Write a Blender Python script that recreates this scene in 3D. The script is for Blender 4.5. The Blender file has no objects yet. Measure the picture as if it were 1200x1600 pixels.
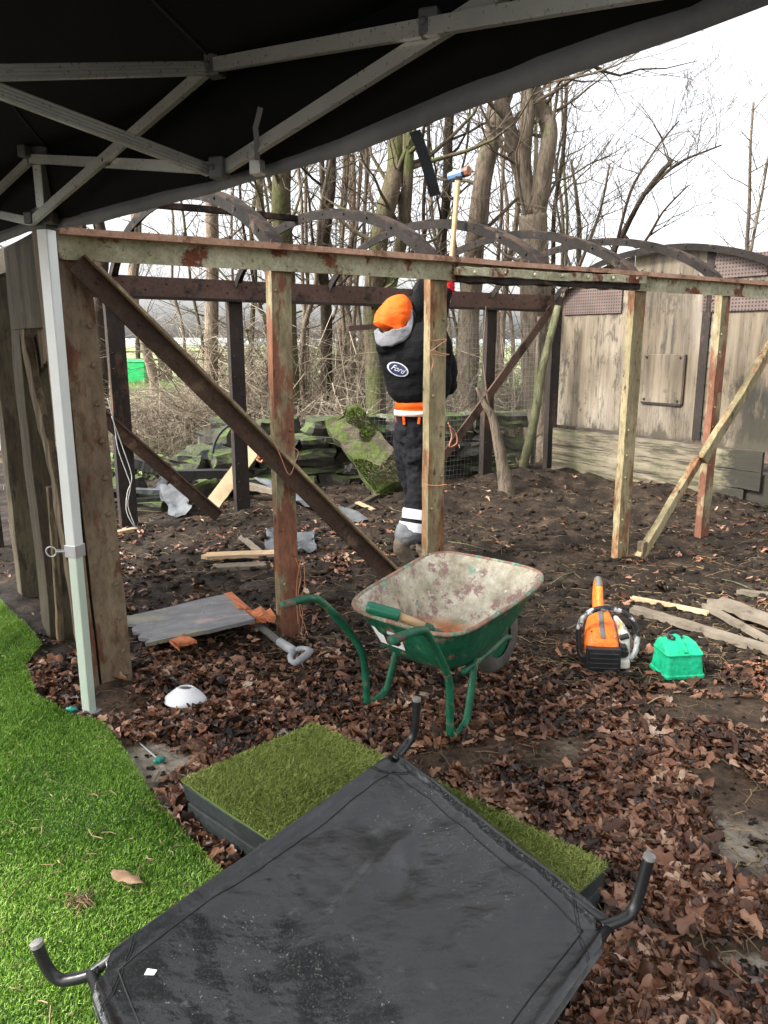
import bpy, bmesh, math, random
import numpy as np
from mathutils import Vector, Matrix, noise
from mathutils.bvhtree import BVHTree
rnd = random.Random(7); npr = np.random.RandomState(11)
scene = bpy.context.scene; col = scene.collection
# ---------------------------------------------------------------- camera, sky, sun, exposure
F = 1200.0; H = 1.5; TH = math.atan(265/1200.0); CT, ST = math.cos(TH), math.sin(TH)
cam_d = bpy.data.cameras.new('camera'); cam = bpy.data.objects.new('camera', cam_d); col.objects.link(cam)
cam.location = (0, 0, H); cam.rotation_euler = (math.pi/2-TH, 0, 0)
cam_d.sensor_fit = 'VERTICAL'; cam_d.sensor_height = 36; cam_d.lens = 27.0
cam_d.clip_start = 0.02; cam_d.clip_end = 2000
scene.camera = cam
SUN_EL, SUN_AZ = math.radians(42), math.radians(-110)     # azimuth measured from +Y towards +X
world = bpy.data.worlds.new('World'); scene.world = world; world.use_nodes = True
wn = world.node_tree; wn.nodes.clear()
w_out = wn.nodes.new('ShaderNodeOutputWorld'); w_bg = wn.nodes.new('ShaderNodeBackground')
w_sky = wn.nodes.new('ShaderNodeTexSky'); w_sky.sky_type = 'NISHITA'; w_sky.sun_disc = False
w_sky.sun_elevation = SUN_EL; w_sky.sun_rotation = SUN_AZ
w_sky.air_density = 1.0; w_sky.dust_density = 4.0; w_sky.ozone_density = 1.0
w_hs = wn.nodes.new('ShaderNodeHueSaturation'); w_hs.inputs['Saturation'].default_value = 0.16
w_bg.inputs['Strength'].default_value = 0.15
wn.links.new(w_sky.outputs[0], w_hs.inputs['Color']); wn.links.new(w_hs.outputs[0], w_bg.inputs['Color'])
wn.links.new(w_bg.outputs[0], w_out.inputs['Surface'])
sun_d = bpy.data.lights.new('sun', 'SUN'); sun = bpy.data.objects.new('sun', sun_d); col.objects.link(sun)
sun_d.energy = 2.3; sun_d.angle = math.radians(11); sun_d.color = (1.0, 0.96, 0.9)
sd = Vector((math.sin(SUN_AZ)*math.cos(SUN_EL), math.cos(SUN_AZ)*math.cos(SUN_EL), math.sin(SUN_EL)))
sun.rotation_euler = sd.to_track_quat('Z', 'Y').to_euler()
vs = scene.view_settings; vs.view_transform = 'Standard'; vs.look = 'None'; vs.gamma = 1.0; vs.exposure = 1.62
scene.cycles.use_denoising = True; scene.cycles.max_bounces = 5; scene.cycles.diffuse_bounces = 3
scene.cycles.sample_clamp_indirect = 6
# ---------------------------------------------------------------- helpers
def ray(u, v):
    x = (u-600)/F; y = -(v-800)/F
    return Vector((x, CT+y*ST, -ST+y*CT))
def at(u, v, z=0.0):
    r = ray(u, v); t = (z-H)/r.z; return Vector((r.x*t, r.y*t, z))
def atY(u, v, Y):
    r = ray(u, v); t = Y/r.y; return Vector((r.x*t, Y, H+r.z*t))
def V(*a): return Vector(a)
def setp(o, label=None, cat=None, group=None, kind=None):
    if label: o['label'] = label
    if cat: o['category'] = cat
    if group: o['group'] = group
    if kind: o['kind'] = kind
    return o
def thing(name, label, cat, loc=(0, 0, 0), rz=0.0, group=None, rot=None):
    o = bpy.data.objects.new(name, None); col.objects.link(o)
    o.empty_display_size = 0.1
    o.location = loc; o.rotation_euler = rot if rot else (0, 0, rz)
    return setp(o, label, cat, group)
def link_mesh(name, me, mats, parent=None, smooth=False, bevel=0, world_coords=False):
    o = bpy.data.objects.new(name, me); col.objects.link(o)
    if not isinstance(mats, (list, tuple)): mats = [mats]
    for m in mats: me.materials.append(m)
    if parent is not None:
        o.parent = parent
        if world_coords:
            bpy.context.view_layer.update()
            me.transform(world_matrix(parent).inverted())
    if smooth: me.shade_smooth()
    if bevel:
        b = o.modifiers.new('bevel', 'BEVEL'); b.width = bevel; b.segments = 2; b.limit_method = 'ANGLE'; b.angle_limit = math.radians(40)
    return o
def world_matrix(o):
    m = Matrix.LocRotScale(o.location, o.rotation_euler, o.scale)
    return world_matrix(o.parent) @ m if o.parent else m
def frame(t, up):
    t = Vector(t).normalized(); up = Vector(up)
    s = t.cross(up)
    if s.length < 1e-4: s = t.cross(Vector((0, 1, 0.01)))
    s.normalize(); return s, s.cross(t).normalized()
class MB:
    def __init__(self): self.v = []; self.f = []; self.m = []
    def add(self, vs_, fs, mi=0):
        n = len(self.v); self.v += [tuple(p) for p in vs_]
        self.f += [tuple(i+n for i in f) for f in fs]; self.m += [mi]*len(fs); return self
    def box(self, c, s, R=None, mi=0, taper=1.0):
        c = Vector(c); vs_ = []
        for z in (-.5, .5):
            k = taper if z > 0 else 1.0
            for x, y in ((-.5, -.5), (.5, -.5), (.5, .5), (-.5, .5)):
                p = Vector((x*s[0]*k, y*s[1]*k, z*s[2]))
                if R is not None: p = R @ p
                vs_.append(c+p)
        return self.add(vs_, [(3, 2, 1, 0), (4, 5, 6, 7), (0, 1, 5, 4), (1, 2, 6, 5), (2, 3, 7, 6), (3, 0, 4, 7)], mi)
    def sweep(self, sec, path, up=(0, 0, 1), mi=0, jit=0.0, seg=1, scales=None, seed=0):
        path = [Vector(p) for p in path]
        if seg > 1:
            q = []
            for a, b in zip(path[:-1], path[1:]):
                for i in range(seg): q.append(a.lerp(b, i/seg))
            q.append(path[-1]); path = q
        n = len(path); k = len(sec); vs_ = []
        r = random.Random(seed)
        for i, p in enumerate(path):
            t = path[min(i+1, n-1)]-path[max(i-1, 0)]
            s, u = frame(t, up); sc = scales[i] if scales else 1.0
            off = noise.noise_vector(p*1.3+Vector((seed*3.1, 0, 0)))*jit if jit else Vector()
            for a, b in sec:
                ja = (r.random()-.5)*jit*.7; jb = (r.random()-.5)*jit*.7
                vs_.append(p+off+s*(a*sc+ja)+u*(b*sc+jb))
        fs = []
        for i in range(n-1):
            for j in range(k):
                a = i*k+j; b = i*k+(j+1) % k
                fs.append((a, b, b+k, a+k))
        fs.append(tuple(range(k))[::-1]); fs.append(tuple(range((n-1)*k, n*k)))
        return self.add(vs_, fs, mi)
    def bar(self, p0, p1, w, h, up=(0, 0, 1), mi=0, jit=0.0, seg=1, seed=0):
        w /= 2; h /= 2
        return self.sweep([(-w, -h), (w, -h), (w, h), (-w, h)], [p0, p1], up, mi, jit, seg, None, seed)
    def tube(self, pts, r, n=8, mi=0, cap=True):
        pts = [Vector(p) for p in pts]; N = len(pts)
        rs = r if isinstance(r, (list, tuple)) else [r]*N
        vs_ = []; prev = None
        for i, p in enumerate(pts):
            t = (pts[min(i+1, N-1)]-pts[max(i-1, 0)])
            if t.length < 1e-9: t = Vector((0, 0, 1))
            t.normalize()
            if prev is None:
                a = Vector((0, 0, 1)) if abs(t.z) < .9 else Vector((1, 0, 0))
                s = t.cross(a).normalized()
            else:
                s = prev-t*prev.dot(t)
                s = s.normalized() if s.length > 1e-6 else t.orthogonal().normalized()
            prev = s; u = t.cross(s)
            for j in range(n):
                g = 2*math.pi*j/n; vs_.append(p+(s*math.cos(g)+u*math.sin(g))*rs[i])
        fs = []
        for i in range(N-1):
            for j in range(n):
                a = i*n+j; b = i*n+(j+1) % n; fs.append((a, b, b+n, a+n))
        if cap: fs.append(tuple(range(n))[::-1]); fs.append(tuple(range((N-1)*n, N*n)))
        return self.add(vs_, fs, mi)
    def rivet(self, c, nrm, r=.009, h=.006, mi=0):
        nrm = Vector(nrm).normalized(); s = nrm.orthogonal().normalized(); u = nrm.cross(s); c = Vector(c)
        vs_ = []
        for k, (rr, hh) in enumerate(((r, 0), (r*.8, h*.7))):
            for j in range(6):
                g = j*math.pi/3; vs_.append(c+nrm*hh+(s*math.cos(g)+u*math.sin(g))*rr)
        vs_.append(c+nrm*h)
        fs = [(j, (j+1) % 6, 6+(j+1) % 6, 6+j) for j in range(6)]+[(6+j, 6+(j+1) % 6, 12) for j in range(6)]
        return self.add(vs_, fs, mi)
    def lathe(self, prof, c=(0, 0, 0), R=None, n=24, mi=0, jit=0):
        c = Vector(c); vs_ = []
        for r, z in prof:
            for j in range(n):
                g = 2*math.pi*j/n; p = Vector((r*math.cos(g), r*math.sin(g), z))
                if jit: p += noise.noise_vector(p*9)*jit
                if R is not None: p = R @ p
                vs_.append(c+p)
        fs = []
        for i in range(len(prof)-1):
            for j in range(n):
                a = i*n+j; b = i*n+(j+1) % n; fs.append((a, b, b+n, a+n))
        return self.add(vs_, fs, mi)
    def ell(self, c, r, R=None, n=14, m=8, mi=0, jit=0, js=6, seed=0):
        c = Vector(c); vs_ = []
        for i in range(m+1):
            ph = math.pi*i/m
            for j in range(n):
                g = 2*math.pi*j/n
                d = Vector((math.sin(ph)*math.cos(g), math.sin(ph)*math.sin(g), math.cos(ph)))
                p = Vector((d.x*r[0], d.y*r[1], d.z*r[2]))
                if jit: p += d*noise.noise(d*js*.3+Vector((seed, seed*.7, 0)))*jit
                if R is not None: p = R @ p
                vs_.append(c+p)
        fs = []
        for i in range(m):
            for j in range(n):
                a = i*n+j; b = i*n+(j+1) % n; fs.append((a, a+n, b+n, b))
        return self.add(vs_, fs, mi)
    def slab(self, pts, th, mi=0, nrm=None):
        """flat polygon with thickness th (downwards along its normal)"""
        pts = [Vector(p) for p in pts]
        if nrm is None:
            nrm = Vector()
            for i in range(len(pts)): nrm += pts[i].cross(pts[(i+1) % len(pts)])
            nrm.normalize()
            if nrm.z < 0: nrm = -nrm; pts = pts[::-1]
        k = len(pts); d = Vector(nrm)*th
        return self.add([p for p in pts]+[p-d for p in pts], [tuple(range(k)), tuple(range(k, 2*k))[::-1]]+[(i, i+k, (i+1) % k+k, (i+1) % k) for i in range(k)], mi)
    def build(self, name, mats, parent=None, smooth=False, bevel=0, wc=False, fix=True):
        me = bpy.data.meshes.new(name); me.from_pydata(self.v, [], self.f); me.update()
        if fix:
            b = bmesh.new(); b.from_mesh(me); bmesh.ops.recalc_face_normals(b, faces=b.faces); b.to_mesh(me); b.free()
        if len(me.polygons) == len(self.m): me.polygons.foreach_set('material_index', self.m)
        return link_mesh(name, me, mats, parent, smooth, bevel, wc)
def fast_obj(name, Vt, Fc, mats, parent=None, smooth=False):
    """Vt (n,3), Fc (m,k) all faces same size"""
    me = bpy.data.meshes.new(name); n = len(Vt); m, k = Fc.shape
    me.vertices.add(n); me.vertices.foreach_set('co', np.ascontiguousarray(Vt, dtype=np.float32).ravel())
    me.loops.add(m*k); me.loops.foreach_set('vertex_index', Fc.astype(np.int32).ravel())
    me.polygons.add(m); me.polygons.foreach_set('loop_start', np.arange(0, m*k, k, dtype=np.int32))
    me.polygons.foreach_set('loop_total', np.full(m, k, dtype=np.int32))
    me.update(calc_edges=True); me.validate()
    return link_mesh(name, me, mats, parent, smooth)
# ---------------------------------------------------------------- materials
def C3(c): return (c[0], c[1], c[2], 1.0)
class NT:
    def __init__(s, name):
        s.mat = bpy.data.materials.new(name); s.mat.use_nodes = True; s.t = s.mat.node_tree
        s.b = s.t.nodes['Principled BSDF']; s.co = s.t.nodes.new('ShaderNodeTexCoord')
    def n(s, typ, **kw):
        x = s.t.nodes.new(typ)
        for k, v in kw.items():
            if k in x.inputs: x.inputs[k].default_value = v
            else: setattr(x, k, v)
        return x
    def l(s, a, b): s.t.links.new(a, b)
    def coords(s, stretch=(1, 1, 1), off=(0, 0, 0)):
        mp = s.n('ShaderNodeMapping'); mp.inputs['Scale'].default_value = stretch; mp.inputs['Location'].default_value = off
        s.l(s.co.outputs['Object'], mp.inputs['Vector']); return mp.outputs[0]
    def noise(s, scale, detail=6, rough=.6, stretch=(1, 1, 1), off=(0, 0, 0), dist=0):
        x = s.n('ShaderNodeTexNoise', Scale=scale, Detail=detail, Roughness=rough, Distortion=dist)
        s.l(s.coords(stretch, off), x.inputs['Vector']); return x.outputs['Fac']
    def ramp(s, fac, stops):
        r = s.n('ShaderNodeValToRGB'); e = r.color_ramp.elements
        while len(e) < len(stops): e.new(.5)
        for i, (p, c) in enumerate(stops):
            e[i].position = p; e[i].color = C3(c) if hasattr(c, '__len__') else (c, c, c, 1)
        s.l(fac, r.inputs[0]); return r.outputs[0]
    def mix(s, fac, a, b, mode='MIX'):
        m = s.n('ShaderNodeMix'); m.data_type = 'RGBA'; m.blend_type = mode
        for sock, val in ((m.inputs[0], fac), (m.inputs[6], a), (m.inputs[7], b)):
            if hasattr(val, 'is_linked') or isinstance(val, bpy.types.NodeSocket): s.l(val, sock)
            elif hasattr(val, '__len__'): sock.default_value = C3(val)
            else: sock.default_value = val
        return m.outputs[2]
    def bump(s, fac, strength=.4, dist=.01, prev=None):
        b = s.n('ShaderNodeBump', Strength=strength, Distance=dist); s.l(fac, b.inputs['Height'])
        if prev is not None: s.l(prev, b.inputs['Normal'])
        return b.outputs[0]
    def done(s, colr, rough=.7, normal=None, metal=0, spec=None, trans=None):
        if isinstance(colr, bpy.types.NodeSocket): s.l(colr, s.b.inputs['Base Color'])
        else: s.b.inputs['Base Color'].default_value = C3(colr)
        if isinstance(rough, bpy.types.NodeSocket): s.l(rough, s.b.inputs['Roughness'])
        else: s.b.inputs['Roughness'].default_value = rough
        if normal is not None: s.l(normal, s.b.inputs['Normal'])
        s.b.inputs['Metallic'].default_value = metal
        if spec is not None: s.b.inputs['Specular IOR Level'].default_value = spec
        return s.mat
def simple(name, a, b, scale=8, rough=(.5, .8), bump=.3, bs=40, stretch=(1, 1, 1), metal=0, bd=.004, spec=None):
    m = NT(name); f = m.noise(scale, stretch=stretch)
    c = m.ramp(f, [(.3, a), (.7, b)]); g = m.noise(bs, 5, .65, stretch)
    r = m.ramp(g, [(.3, rough[0]), (.75, rough[1])])
    return m.done(c, r, m.bump(g, bump, bd), metal, spec)
def patchy(name, base, under, thr=.52, scale=5, rough=.75, stretch=(1, 1, 1), grime=(.03, .025, .018), gthr=.6, off=(0, 0, 0), edge=.03, bs=60):
    """paint (two tones) flaked away over a second surface (two tones), with dark grime spots"""
    m = NT(name)
    a = m.ramp(m.noise(scale*.6, 8, .65, stretch, off), [(.35, base[0]), (.65, base[1])])
    b = m.ramp(m.noise(scale*3, 5, .6, stretch), [(.35, under[0]), (.65, under[1])])
    k = m.noise(scale, 10, .68, stretch, (3.3+off[0], off[1], 7.1)); mask = m.ramp(k, [(thr-edge, 0.0), (thr+edge, 1.0)])
    c = m.mix(mask, a, b)
    g = m.ramp(m.noise(scale*4, 8, .7, stretch, (9, 2, 1)), [(gthr, 0.0), (gthr+.09, 1.0)])
    c = m.mix(g, c, grime)
    fn = m.ramp(m.noise(bs*.7, 8, .75, stretch, (1, 8, 2)), [(.30, (.55, .53, .50)), (.52, (1, 1, 1)), (.75, (1.35, 1.33, 1.3))]); c = m.mix(1.0, c, fn, 'MULTIPLY')
    bn = m.bump(m.noise(bs, 6, .7, stretch), .5, .005); bn = m.bump(mask, -.7, .004, bn)
    return m.done(c, rough, bn, spec=.3)
M = {}
RUST = ((.10, .032, .018), (.20, .065, .030)); CREAM = ((.27, .26, .16), (.52, .50, .34)); BRN = ((.075, .045, .030), (.15, .095, .06))
M['cream_rust'] = patchy('flaking_cream_paint', CREAM, RUST, .56, 6, .75, gthr=.60)
M['cream_post'] = patchy('weathered_cream_post', ((.15, .125, .065), (.36, .30, .17)), ((.11, .05, .026), (.28, .15, .07)), .53, 5.5, .8, (1, 1, .35), gthr=.58)
M['rust_post'] = patchy('rust_red_post', ((.14, .055, .034), (.24, .105, .06)), ((.19, .16, .09), (.34, .29, .17)), .51, 6, .8, (1, 1, .35), gthr=.6)
M['brown_post'] = patchy('brown_steel_post', ((.11, .075, .048), (.25, .185, .12)), ((.09, .035, .02), (.15, .065, .035)), .56, 7, .75, (1, 1, .4), gthr=.62)
M['rust_edge'] = patchy('pink_rust_edge', ((.36, .20, .13), (.55, .34, .24)), ((.16, .08, .05), (.28, .16, .10)), .55, 7, .75, gthr=.63)
M['dark_steel'] = patchy('sooty_steel', ((.016, .012, .010), (.040, .030, .024)), ((.07, .035, .022), (.10, .055, .035)), .60, 4, .7, (1, 1, .5), gthr=.7)
M['brown_far'] = patchy('red_brown_steel', ((.085, .048, .036), (.13, .078, .058)), ((.03, .022, .018), (.055, .035, .026)), .60, 3, .7, gthr=.66)
M['hoop'] = patchy('rusty_grey_hoop', ((.018, .011, .008), (.07, .043, .030)), ((.005, .004, .003), (.014, .010, .008)), .50, 7, .95, gthr=.62)
M['hoop_dark'] = patchy('charred_hoop', ((.007, .0055, .0045), (.020, .015, .012)), ((.06, .04, .03), (.11, .075, .055)), .62, 6, .9, gthr=.7)  # darker tone for the hoop webs and the end hoops
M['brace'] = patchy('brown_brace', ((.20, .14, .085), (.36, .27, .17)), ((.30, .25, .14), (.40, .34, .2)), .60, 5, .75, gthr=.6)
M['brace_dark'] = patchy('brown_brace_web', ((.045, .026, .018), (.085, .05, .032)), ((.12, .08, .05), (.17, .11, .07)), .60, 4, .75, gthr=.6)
M['timber_green'] = patchy('algae_timber', ((.05, .042, .026), (.11, .09, .055)), ((.04, .03, .02), (.075, .055, .035)), .52, 4, .85, (1.6, 1.6, .35), gthr=.56)
M['timber_brown'] = patchy('split_timber', ((.12, .085, .05), (.2, .15, .09)), ((.06, .045, .03), (.10, .075, .05)), .5, 4, .85, (4, 4, .3), gthr=.6)
def plywood():
    m = NT('mouldy_plywood')
    a = m.ramp(m.noise(3.2, 6, .6, (1, 1, .14)), [(.3, (.075, .062, .046)), (.5, (.18, .155, .12)), (.72, (.31, .28, .235))])
    gr_ = m.ramp(m.noise(28, 9, .75, (1, 1, .05)), [(.3, (.62, .60, .58)), (.7, (1.25, 1.22, 1.2))]); a = m.mix(1.0, a, gr_, 'MULTIPLY'); tint = m.ramp(m.noise(1.1, 4, .5), [(.4, (.9, .82, .68)), (.65, (1, .99, .97))]); a = m.mix(1.0, a, tint, 'MULTIPLY')
    st = m.ramp(m.noise(11, 10, .78, (1, 1, .13), (2, 0, 4)), [(.535, 0.0), (.62, .85)])
    sp = m.ramp(m.noise(4.0, 10, .8, (1, 1, .5), (5, 5, 0)), [(.53, 0.0), (.60, .85)])
    c = m.mix(st, a, (.035, .03, .022)); c = m.mix(sp, c, (.05, .042, .03))
    # darker rot towards the bottom edge and the far corner of the boards
    sx = m.n('ShaderNodeSeparateXYZ'); m.l(m.co.outputs['Object'], sx.inputs[0])
    ns = m.noise(5, 8, .7, (1, 1, .3))
    def band(sock, lo, hi):
        mr = m.n('ShaderNodeMapRange'); mr.inputs['From Min'].default_value = lo; mr.inputs['From Max'].default_value = hi
        m.l(sock, mr.inputs['Value']); ad = m.n('ShaderNodeMath', operation='ADD'); m.l(mr.outputs[0], ad.inputs[0])
        su = m.n('ShaderNodeMath', operation='MULTIPLY_ADD'); m.l(ns, su.inputs[0]); su.inputs[1].default_value = 1.6; su.inputs[2].default_value = -1.1
        m.l(su.outputs[0], ad.inputs[1]); return m.ramp(ad.outputs[0], [(.45, 0.0), (.62, .95)])
    mz = m.n('ShaderNodeMath', operation='MULTIPLY'); m.l(band(sx.outputs['Y'], 1.35, .50), mz.inputs[0]); m.l(band(sx.outputs['Z'], 1.75, 1.0), mz.inputs[1]); c = m.mix(mz.outputs[0], c, (.022, .02, .013))
    c = m.mix(band(sx.outputs['Z'], 1.0, .50), c, (.05, .043, .028))
    return m.done(c, .85, m.bump(m.noise(45, 6, .7, (1, 1, .15)), .4, .004))
M['plywood'] = plywood()
def planks_mat(name, a, b, dark, off=0):
    m = NT(name); c = m.ramp(m.noise(5, 8, .65, (1, .12, 1.6), (off, 0, off)), [(.32, a), (.7, b)])
    d = m.ramp(m.noise(6, 9, .72, (1, .2, 2.2), (off+3, 1, 2)), [(.47, 0.0), (.58, .9)])
    sx = m.n('ShaderNodeSeparateXYZ'); m.l(m.co.outputs['Object'], sx.inputs[0]); mr = m.n('ShaderNodeMapRange'); mr.inputs['From Min'].default_value = 1.3; mr.inputs['From Max'].default_value = .5
    m.l(sx.outputs['Y'], mr.inputs['Value']); su = m.n('ShaderNodeMath', operation='MULTIPLY_ADD'); m.l(m.noise(5, 8, .7, (1, .5, 1)), su.inputs[0]); su.inputs[1].default_value = 1.6; su.inputs[2].default_value = -1.0
    ad = m.n('ShaderNodeMath', operation='ADD'); m.l(mr.outputs[0], ad.inputs[0]); m.l(su.outputs[0], ad.inputs[1])
    gn = m.ramp(m.noise(2.2, 7, .7, (1, .6, 1), (7, 0, 0)), [(.46, 0.0), (.62, .75)]); c = m.mix(gn, c, (.10, .105, .045))
    c = m.mix(d, c, dark); c = m.mix(m.ramp(ad.outputs[0], [(.45, 0.0), (.65, .95)]), c, (.022, .02, .013))
    return m.done(c, .85, m.bump(m.noise(40, 6, .7, (1, .1, 2)), .5, .006))
M['rotten_plank'] = planks_mat('rotten_plank', (.13, .105, .07), (.30, .255, .18), (.035, .03, .018))
def perf_mat():
    m = NT('brown_perforated_steel'); c = m.ramp(m.noise(6, 6, .6), [(.3, (.085, .055, .045)), (.7, (.14, .095, .08))])
    v = m.n('ShaderNodeTexVoronoi', Scale=32.0, Randomness=0.0); m.l(m.coords((0, 1, 1)), v.inputs['Vector'])
    k = m.ramp(v.outputs['Distance'], [(.24, 1.0), (.30, 0.0)]); c = m.mix(k, c, (.008, .007, .006))
    return m.done(c, .65, m.bump(k, -.5, .003))
M['perf'] = perf_mat()
M['black'] = simple('black_hole', (.006, .006, .006), (.012, .012, .012), 6, (.6, .8), .1, 50)
def wood(name, a, b, stretch=(1, 1, 1), rough=.8, dark=(.05, .035, .02), thr=.6, bump=.5, scale=6):
    m = NT(name); c = m.ramp(m.noise(scale, 8, .65, stretch), [(.3, a), (.7, b)])
    d = m.ramp(m.noise(scale*1.7, 8, .7, stretch, (4, 4, 4)), [(thr, 0.0), (thr+.08, .85)])
    return m.done(m.mix(d, c, dark), rough, m.bump(m.noise(scale*7, 6, .7, stretch), bump, .004))
M['grey_plank'] = wood('grey_brown_plank', (.10, .08, .055), (.24, .20, .15), (1, 1, 1))
M['pale_timber'] = wood('pale_split_timber', (.34, .25, .14), (.56, .45, .28), thr=.66)
M['fresh_wood'] = wood('raw_split_wood', (.40, .26, .14), (.62, .46, .29), thr=.64)
M['black_plank'] = wood('black_wet_plank', (.01, .01, .01), (.03, .028, .024), thr=.7, rough=.45)
M['slate'] = simple('grey_lead_sheet', (.05, .053, .057), (.15, .16, .17), 7, (.6, .8), .5, 18, bd=.01, spec=.2)
M['dark_slate'] = simple('dark_slate', (.07, .075, .08), (.16, .165, .17), 7, (.35, .6), .5, 18, bd=.01)
def board_mat():
    m = NT('grey_painted_board')
    c = m.ramp(m.noise(7, 8, .65, (1, 3, 1)), [(.3, (.10, .10, .105)), (.7, (.22, .215, .22))])
    y = m.ramp(m.noise(3, 6, .6, (1, 4, 1), (2, 2, 0)), [(.54, 0.0), (.66, .7)]); c = m.mix(y, c, (.27, .26, .13))
    p = m.ramp(m.noise(5, 6, .6, (1, 5, 1), (6, 1, 0)), [(.60, 0.0), (.66, .8)]); c = m.mix(p, c, (.40, .27, .24))
    k = m.ramp(m.noise(30, 3, .5), [(.70, 0.0), (.73, .9)]); c = m.mix(k, c, (.015, .015, .012))
    return m.done(c, .5, m.bump(m.noise(30, 6, .7), .3, .003))
M['board'] = board_mat()
M['orange_rot'] = wood('orange_broken_wood', (.36, .10, .035), (.62, .22, .09), thr=.62, scale=20)
# metals / plastics
M['alu'] = simple('anodised_aluminium', (.46, .48, .44), (.62, .64, .59), 4, (.25, .38), .05, 80, metal=.5)
M['alu_leg'] = simple('painted_pole', (.62, .66, .64), (.76, .79, .78), 3, (.32, .5), .05, 80, metal=.25)
M['alu_green'] = simple('lower_pole', (.50, .60, .50), (.62, .70, .60), 3, (.35, .5), .05, 80, metal=.25)
M['grey_plastic'] = simple('grey_nylon_joint', (.06, .065, .065), (.12, .125, .125), 6, (.45, .6), .1, 60)
M['steel'] = simple('galvanised_steel', (.42, .43, .45), (.60, .61, .63), 14, (.3, .5), .15, 60, metal=.8)
def canopy():
    m = NT('black_polyester'); f = m.noise(400, 2, .5); g = m.noise(2.0, 4, .5)
    c = m.ramp(g, [(.3, (.004, .0048, .0052)), (.7, (.008, .009, .0095))])
    return m.done(c, .85, m.bump(f, .2, .001), spec=.12)
M['canopy'] = canopy()
M['hem'] = simple('grey_webbing_hem', (.13, .135, .14), (.22, .225, .23), 5, (.7, .9), .3, 150, spec=.2)
M['webbing'] = simple('black_webbing', (.010, .011, .012), (.022, .023, .024), 5, (.7, .9), .3, 200)
M['green_paint'] = patchy('green_barrow_paint', ((.008, .085, .045), (.016, .14, .07)), ((.20, .20, .16), (.26, .13, .08)), .605, 13, .42, gthr=.63)
def tray_in():
    m = NT('mortar_crusted_tray')
    c = m.ramp(m.noise(7, 12, .78), [(.34, (.15, .125, .08)), (.46, (.34, .30, .21)), (.62, (.58, .54, .43))])
    p = m.ramp(m.noise(9, 12, .78, (1, 1, 1), (5, 0, 2)), [(.53, 0.0), (.56, .8)]); c = m.mix(p, c, (.20, .085, .09))
    g = m.ramp(m.noise(8, 12, .78, (1, 1, 1), (1, 7, 2)), [(.58, 0.0), (.61, .8)]); c = m.mix(g, c, (.10, .30, .22))
    w_ = m.ramp(m.noise(26, 6, .75, (1, 1, 1), (1, 2, 2)), [(.62, 0.0), (.67, .8)]); c = m.mix(w_, c, (.72, .70, .62))
    sx = m.n('ShaderNodeSeparateXYZ'); m.l(m.co.outputs['Object'], sx.inputs[0])
    mr = m.n('ShaderNodeMapRange'); mr.inputs['From Min'].default_value = .315; mr.inputs['From Max'].default_value = .28
    m.l(sx.outputs['Z'], mr.inputs['Value']); rn = m.noise(9, 6, .6)
    mu = m.n('ShaderNodeMath', operation='MULTIPLY'); m.l(mr.outputs[0], mu.inputs[0]); m.l(m.ramp(rn, [(.30, 0.0), (.42, 1.0)]), mu.inputs[1])
    c = m.mix(mu.outputs[0], c, m.ramp(m.noise(22, 6, .6), [(.35, (.24, .07, .02)), (.65, (.50, .20, .07))]))
    return m.done(c, .6, m.bump(m.noise(30, 8, .7), .5, .004))
M['tray_in'] = tray_in()
M['rim_rust'] = patchy('worn_rim', ((.20, .10, .07), (.36, .22, .16)), ((.02, .2, .12), (.4, .38, .28)), .52, 14, .55, gthr=.66)
M['grip_rust'] = patchy('worn_grip', ((.08, .055, .04), (.16, .10, .075)), ((.01, .14, .07), (.02, .18, .09)), .56, 12, .5, gthr=.64)
M['rubber'] = simple('dark_rubber', (.012, .012, .012), (.03, .03, .03), 8, (.6, .8), .3, 60)
M['tyre_grey'] = simple('dirty_tyre', (.05, .045, .04), (.11, .10, .085), 8, (.6, .8), .3, 60)
M['green_plastic'] = simple('dark_green_plastic', (.006, .11, .055), (.01, .16, .085), 8, (.25, .4), .1, 60)
M['ash_handle'] = wood('ash_handle', (.42, .26, .12), (.60, .42, .23), thr=.68)
M['can'] = patchy('bright_green_plastic', ((.010, .42, .20), (.018, .54, .27)), ((.10, .20, .11), (.14, .15, .09)), .68, 9, .38, gthr=.72)
M['orange_plastic'] = patchy('orange_saw_plastic', ((.85, .16, .018), (.95, .24, .035)), ((.16, .06, .02), (.3, .12, .04)), .70, 9, .35, gthr=.74)
M['white_plastic'] = simple('dirty_cream_plastic', (.50, .46, .38), (.72, .69, .62), 10, (.4, .6), .15, 60)
M['saw_black'] = simple('black_saw_plastic', (.010, .010, .011), (.028, .028, .03), 8, (.35, .6), .2, 60)
M['saw_bar'] = patchy('chipped_black_hoop', ((.012, .012, .013), (.025, .025, .026)), ((.45, .45, .46), (.6, .6, .61)), .54, 11, .35, gthr=.8)
M['saw_grey'] = simple('grey_insert', (.10, .095, .09), (.19, .175, .16), 12, (.45, .6), .2, 60)
M['enamel'] = simple('white_enamel', (.80, .80, .80), (.86, .86, .86), 5, (.35, .5), .05, 50)
M['shaft'] = wood('dark_spade_shaft', (.06, .055, .05), (.14, .13, .12), thr=.62)
M['grip_grey'] = simple('grey_grip_plastic', (.22, .23, .24), (.36, .37, .38), 8, (.45, .6), .15, 60)
M['peg_steel'] = M['steel']; M['peg_green'] = simple('peg_green', (.01, .20, .15), (.02, .30, .22), 5, (.3, .5), .05, 50)
M['twine'] = simple('orange_twine', (.45, .17, .08), (.62, .30, .17), 30, (.6, .8), .3, 90)
M['cable'] = simple('white_cable', (.5, .5, .48), (.7, .7, .68), 9, (.4, .6), .1, 60)
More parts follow.
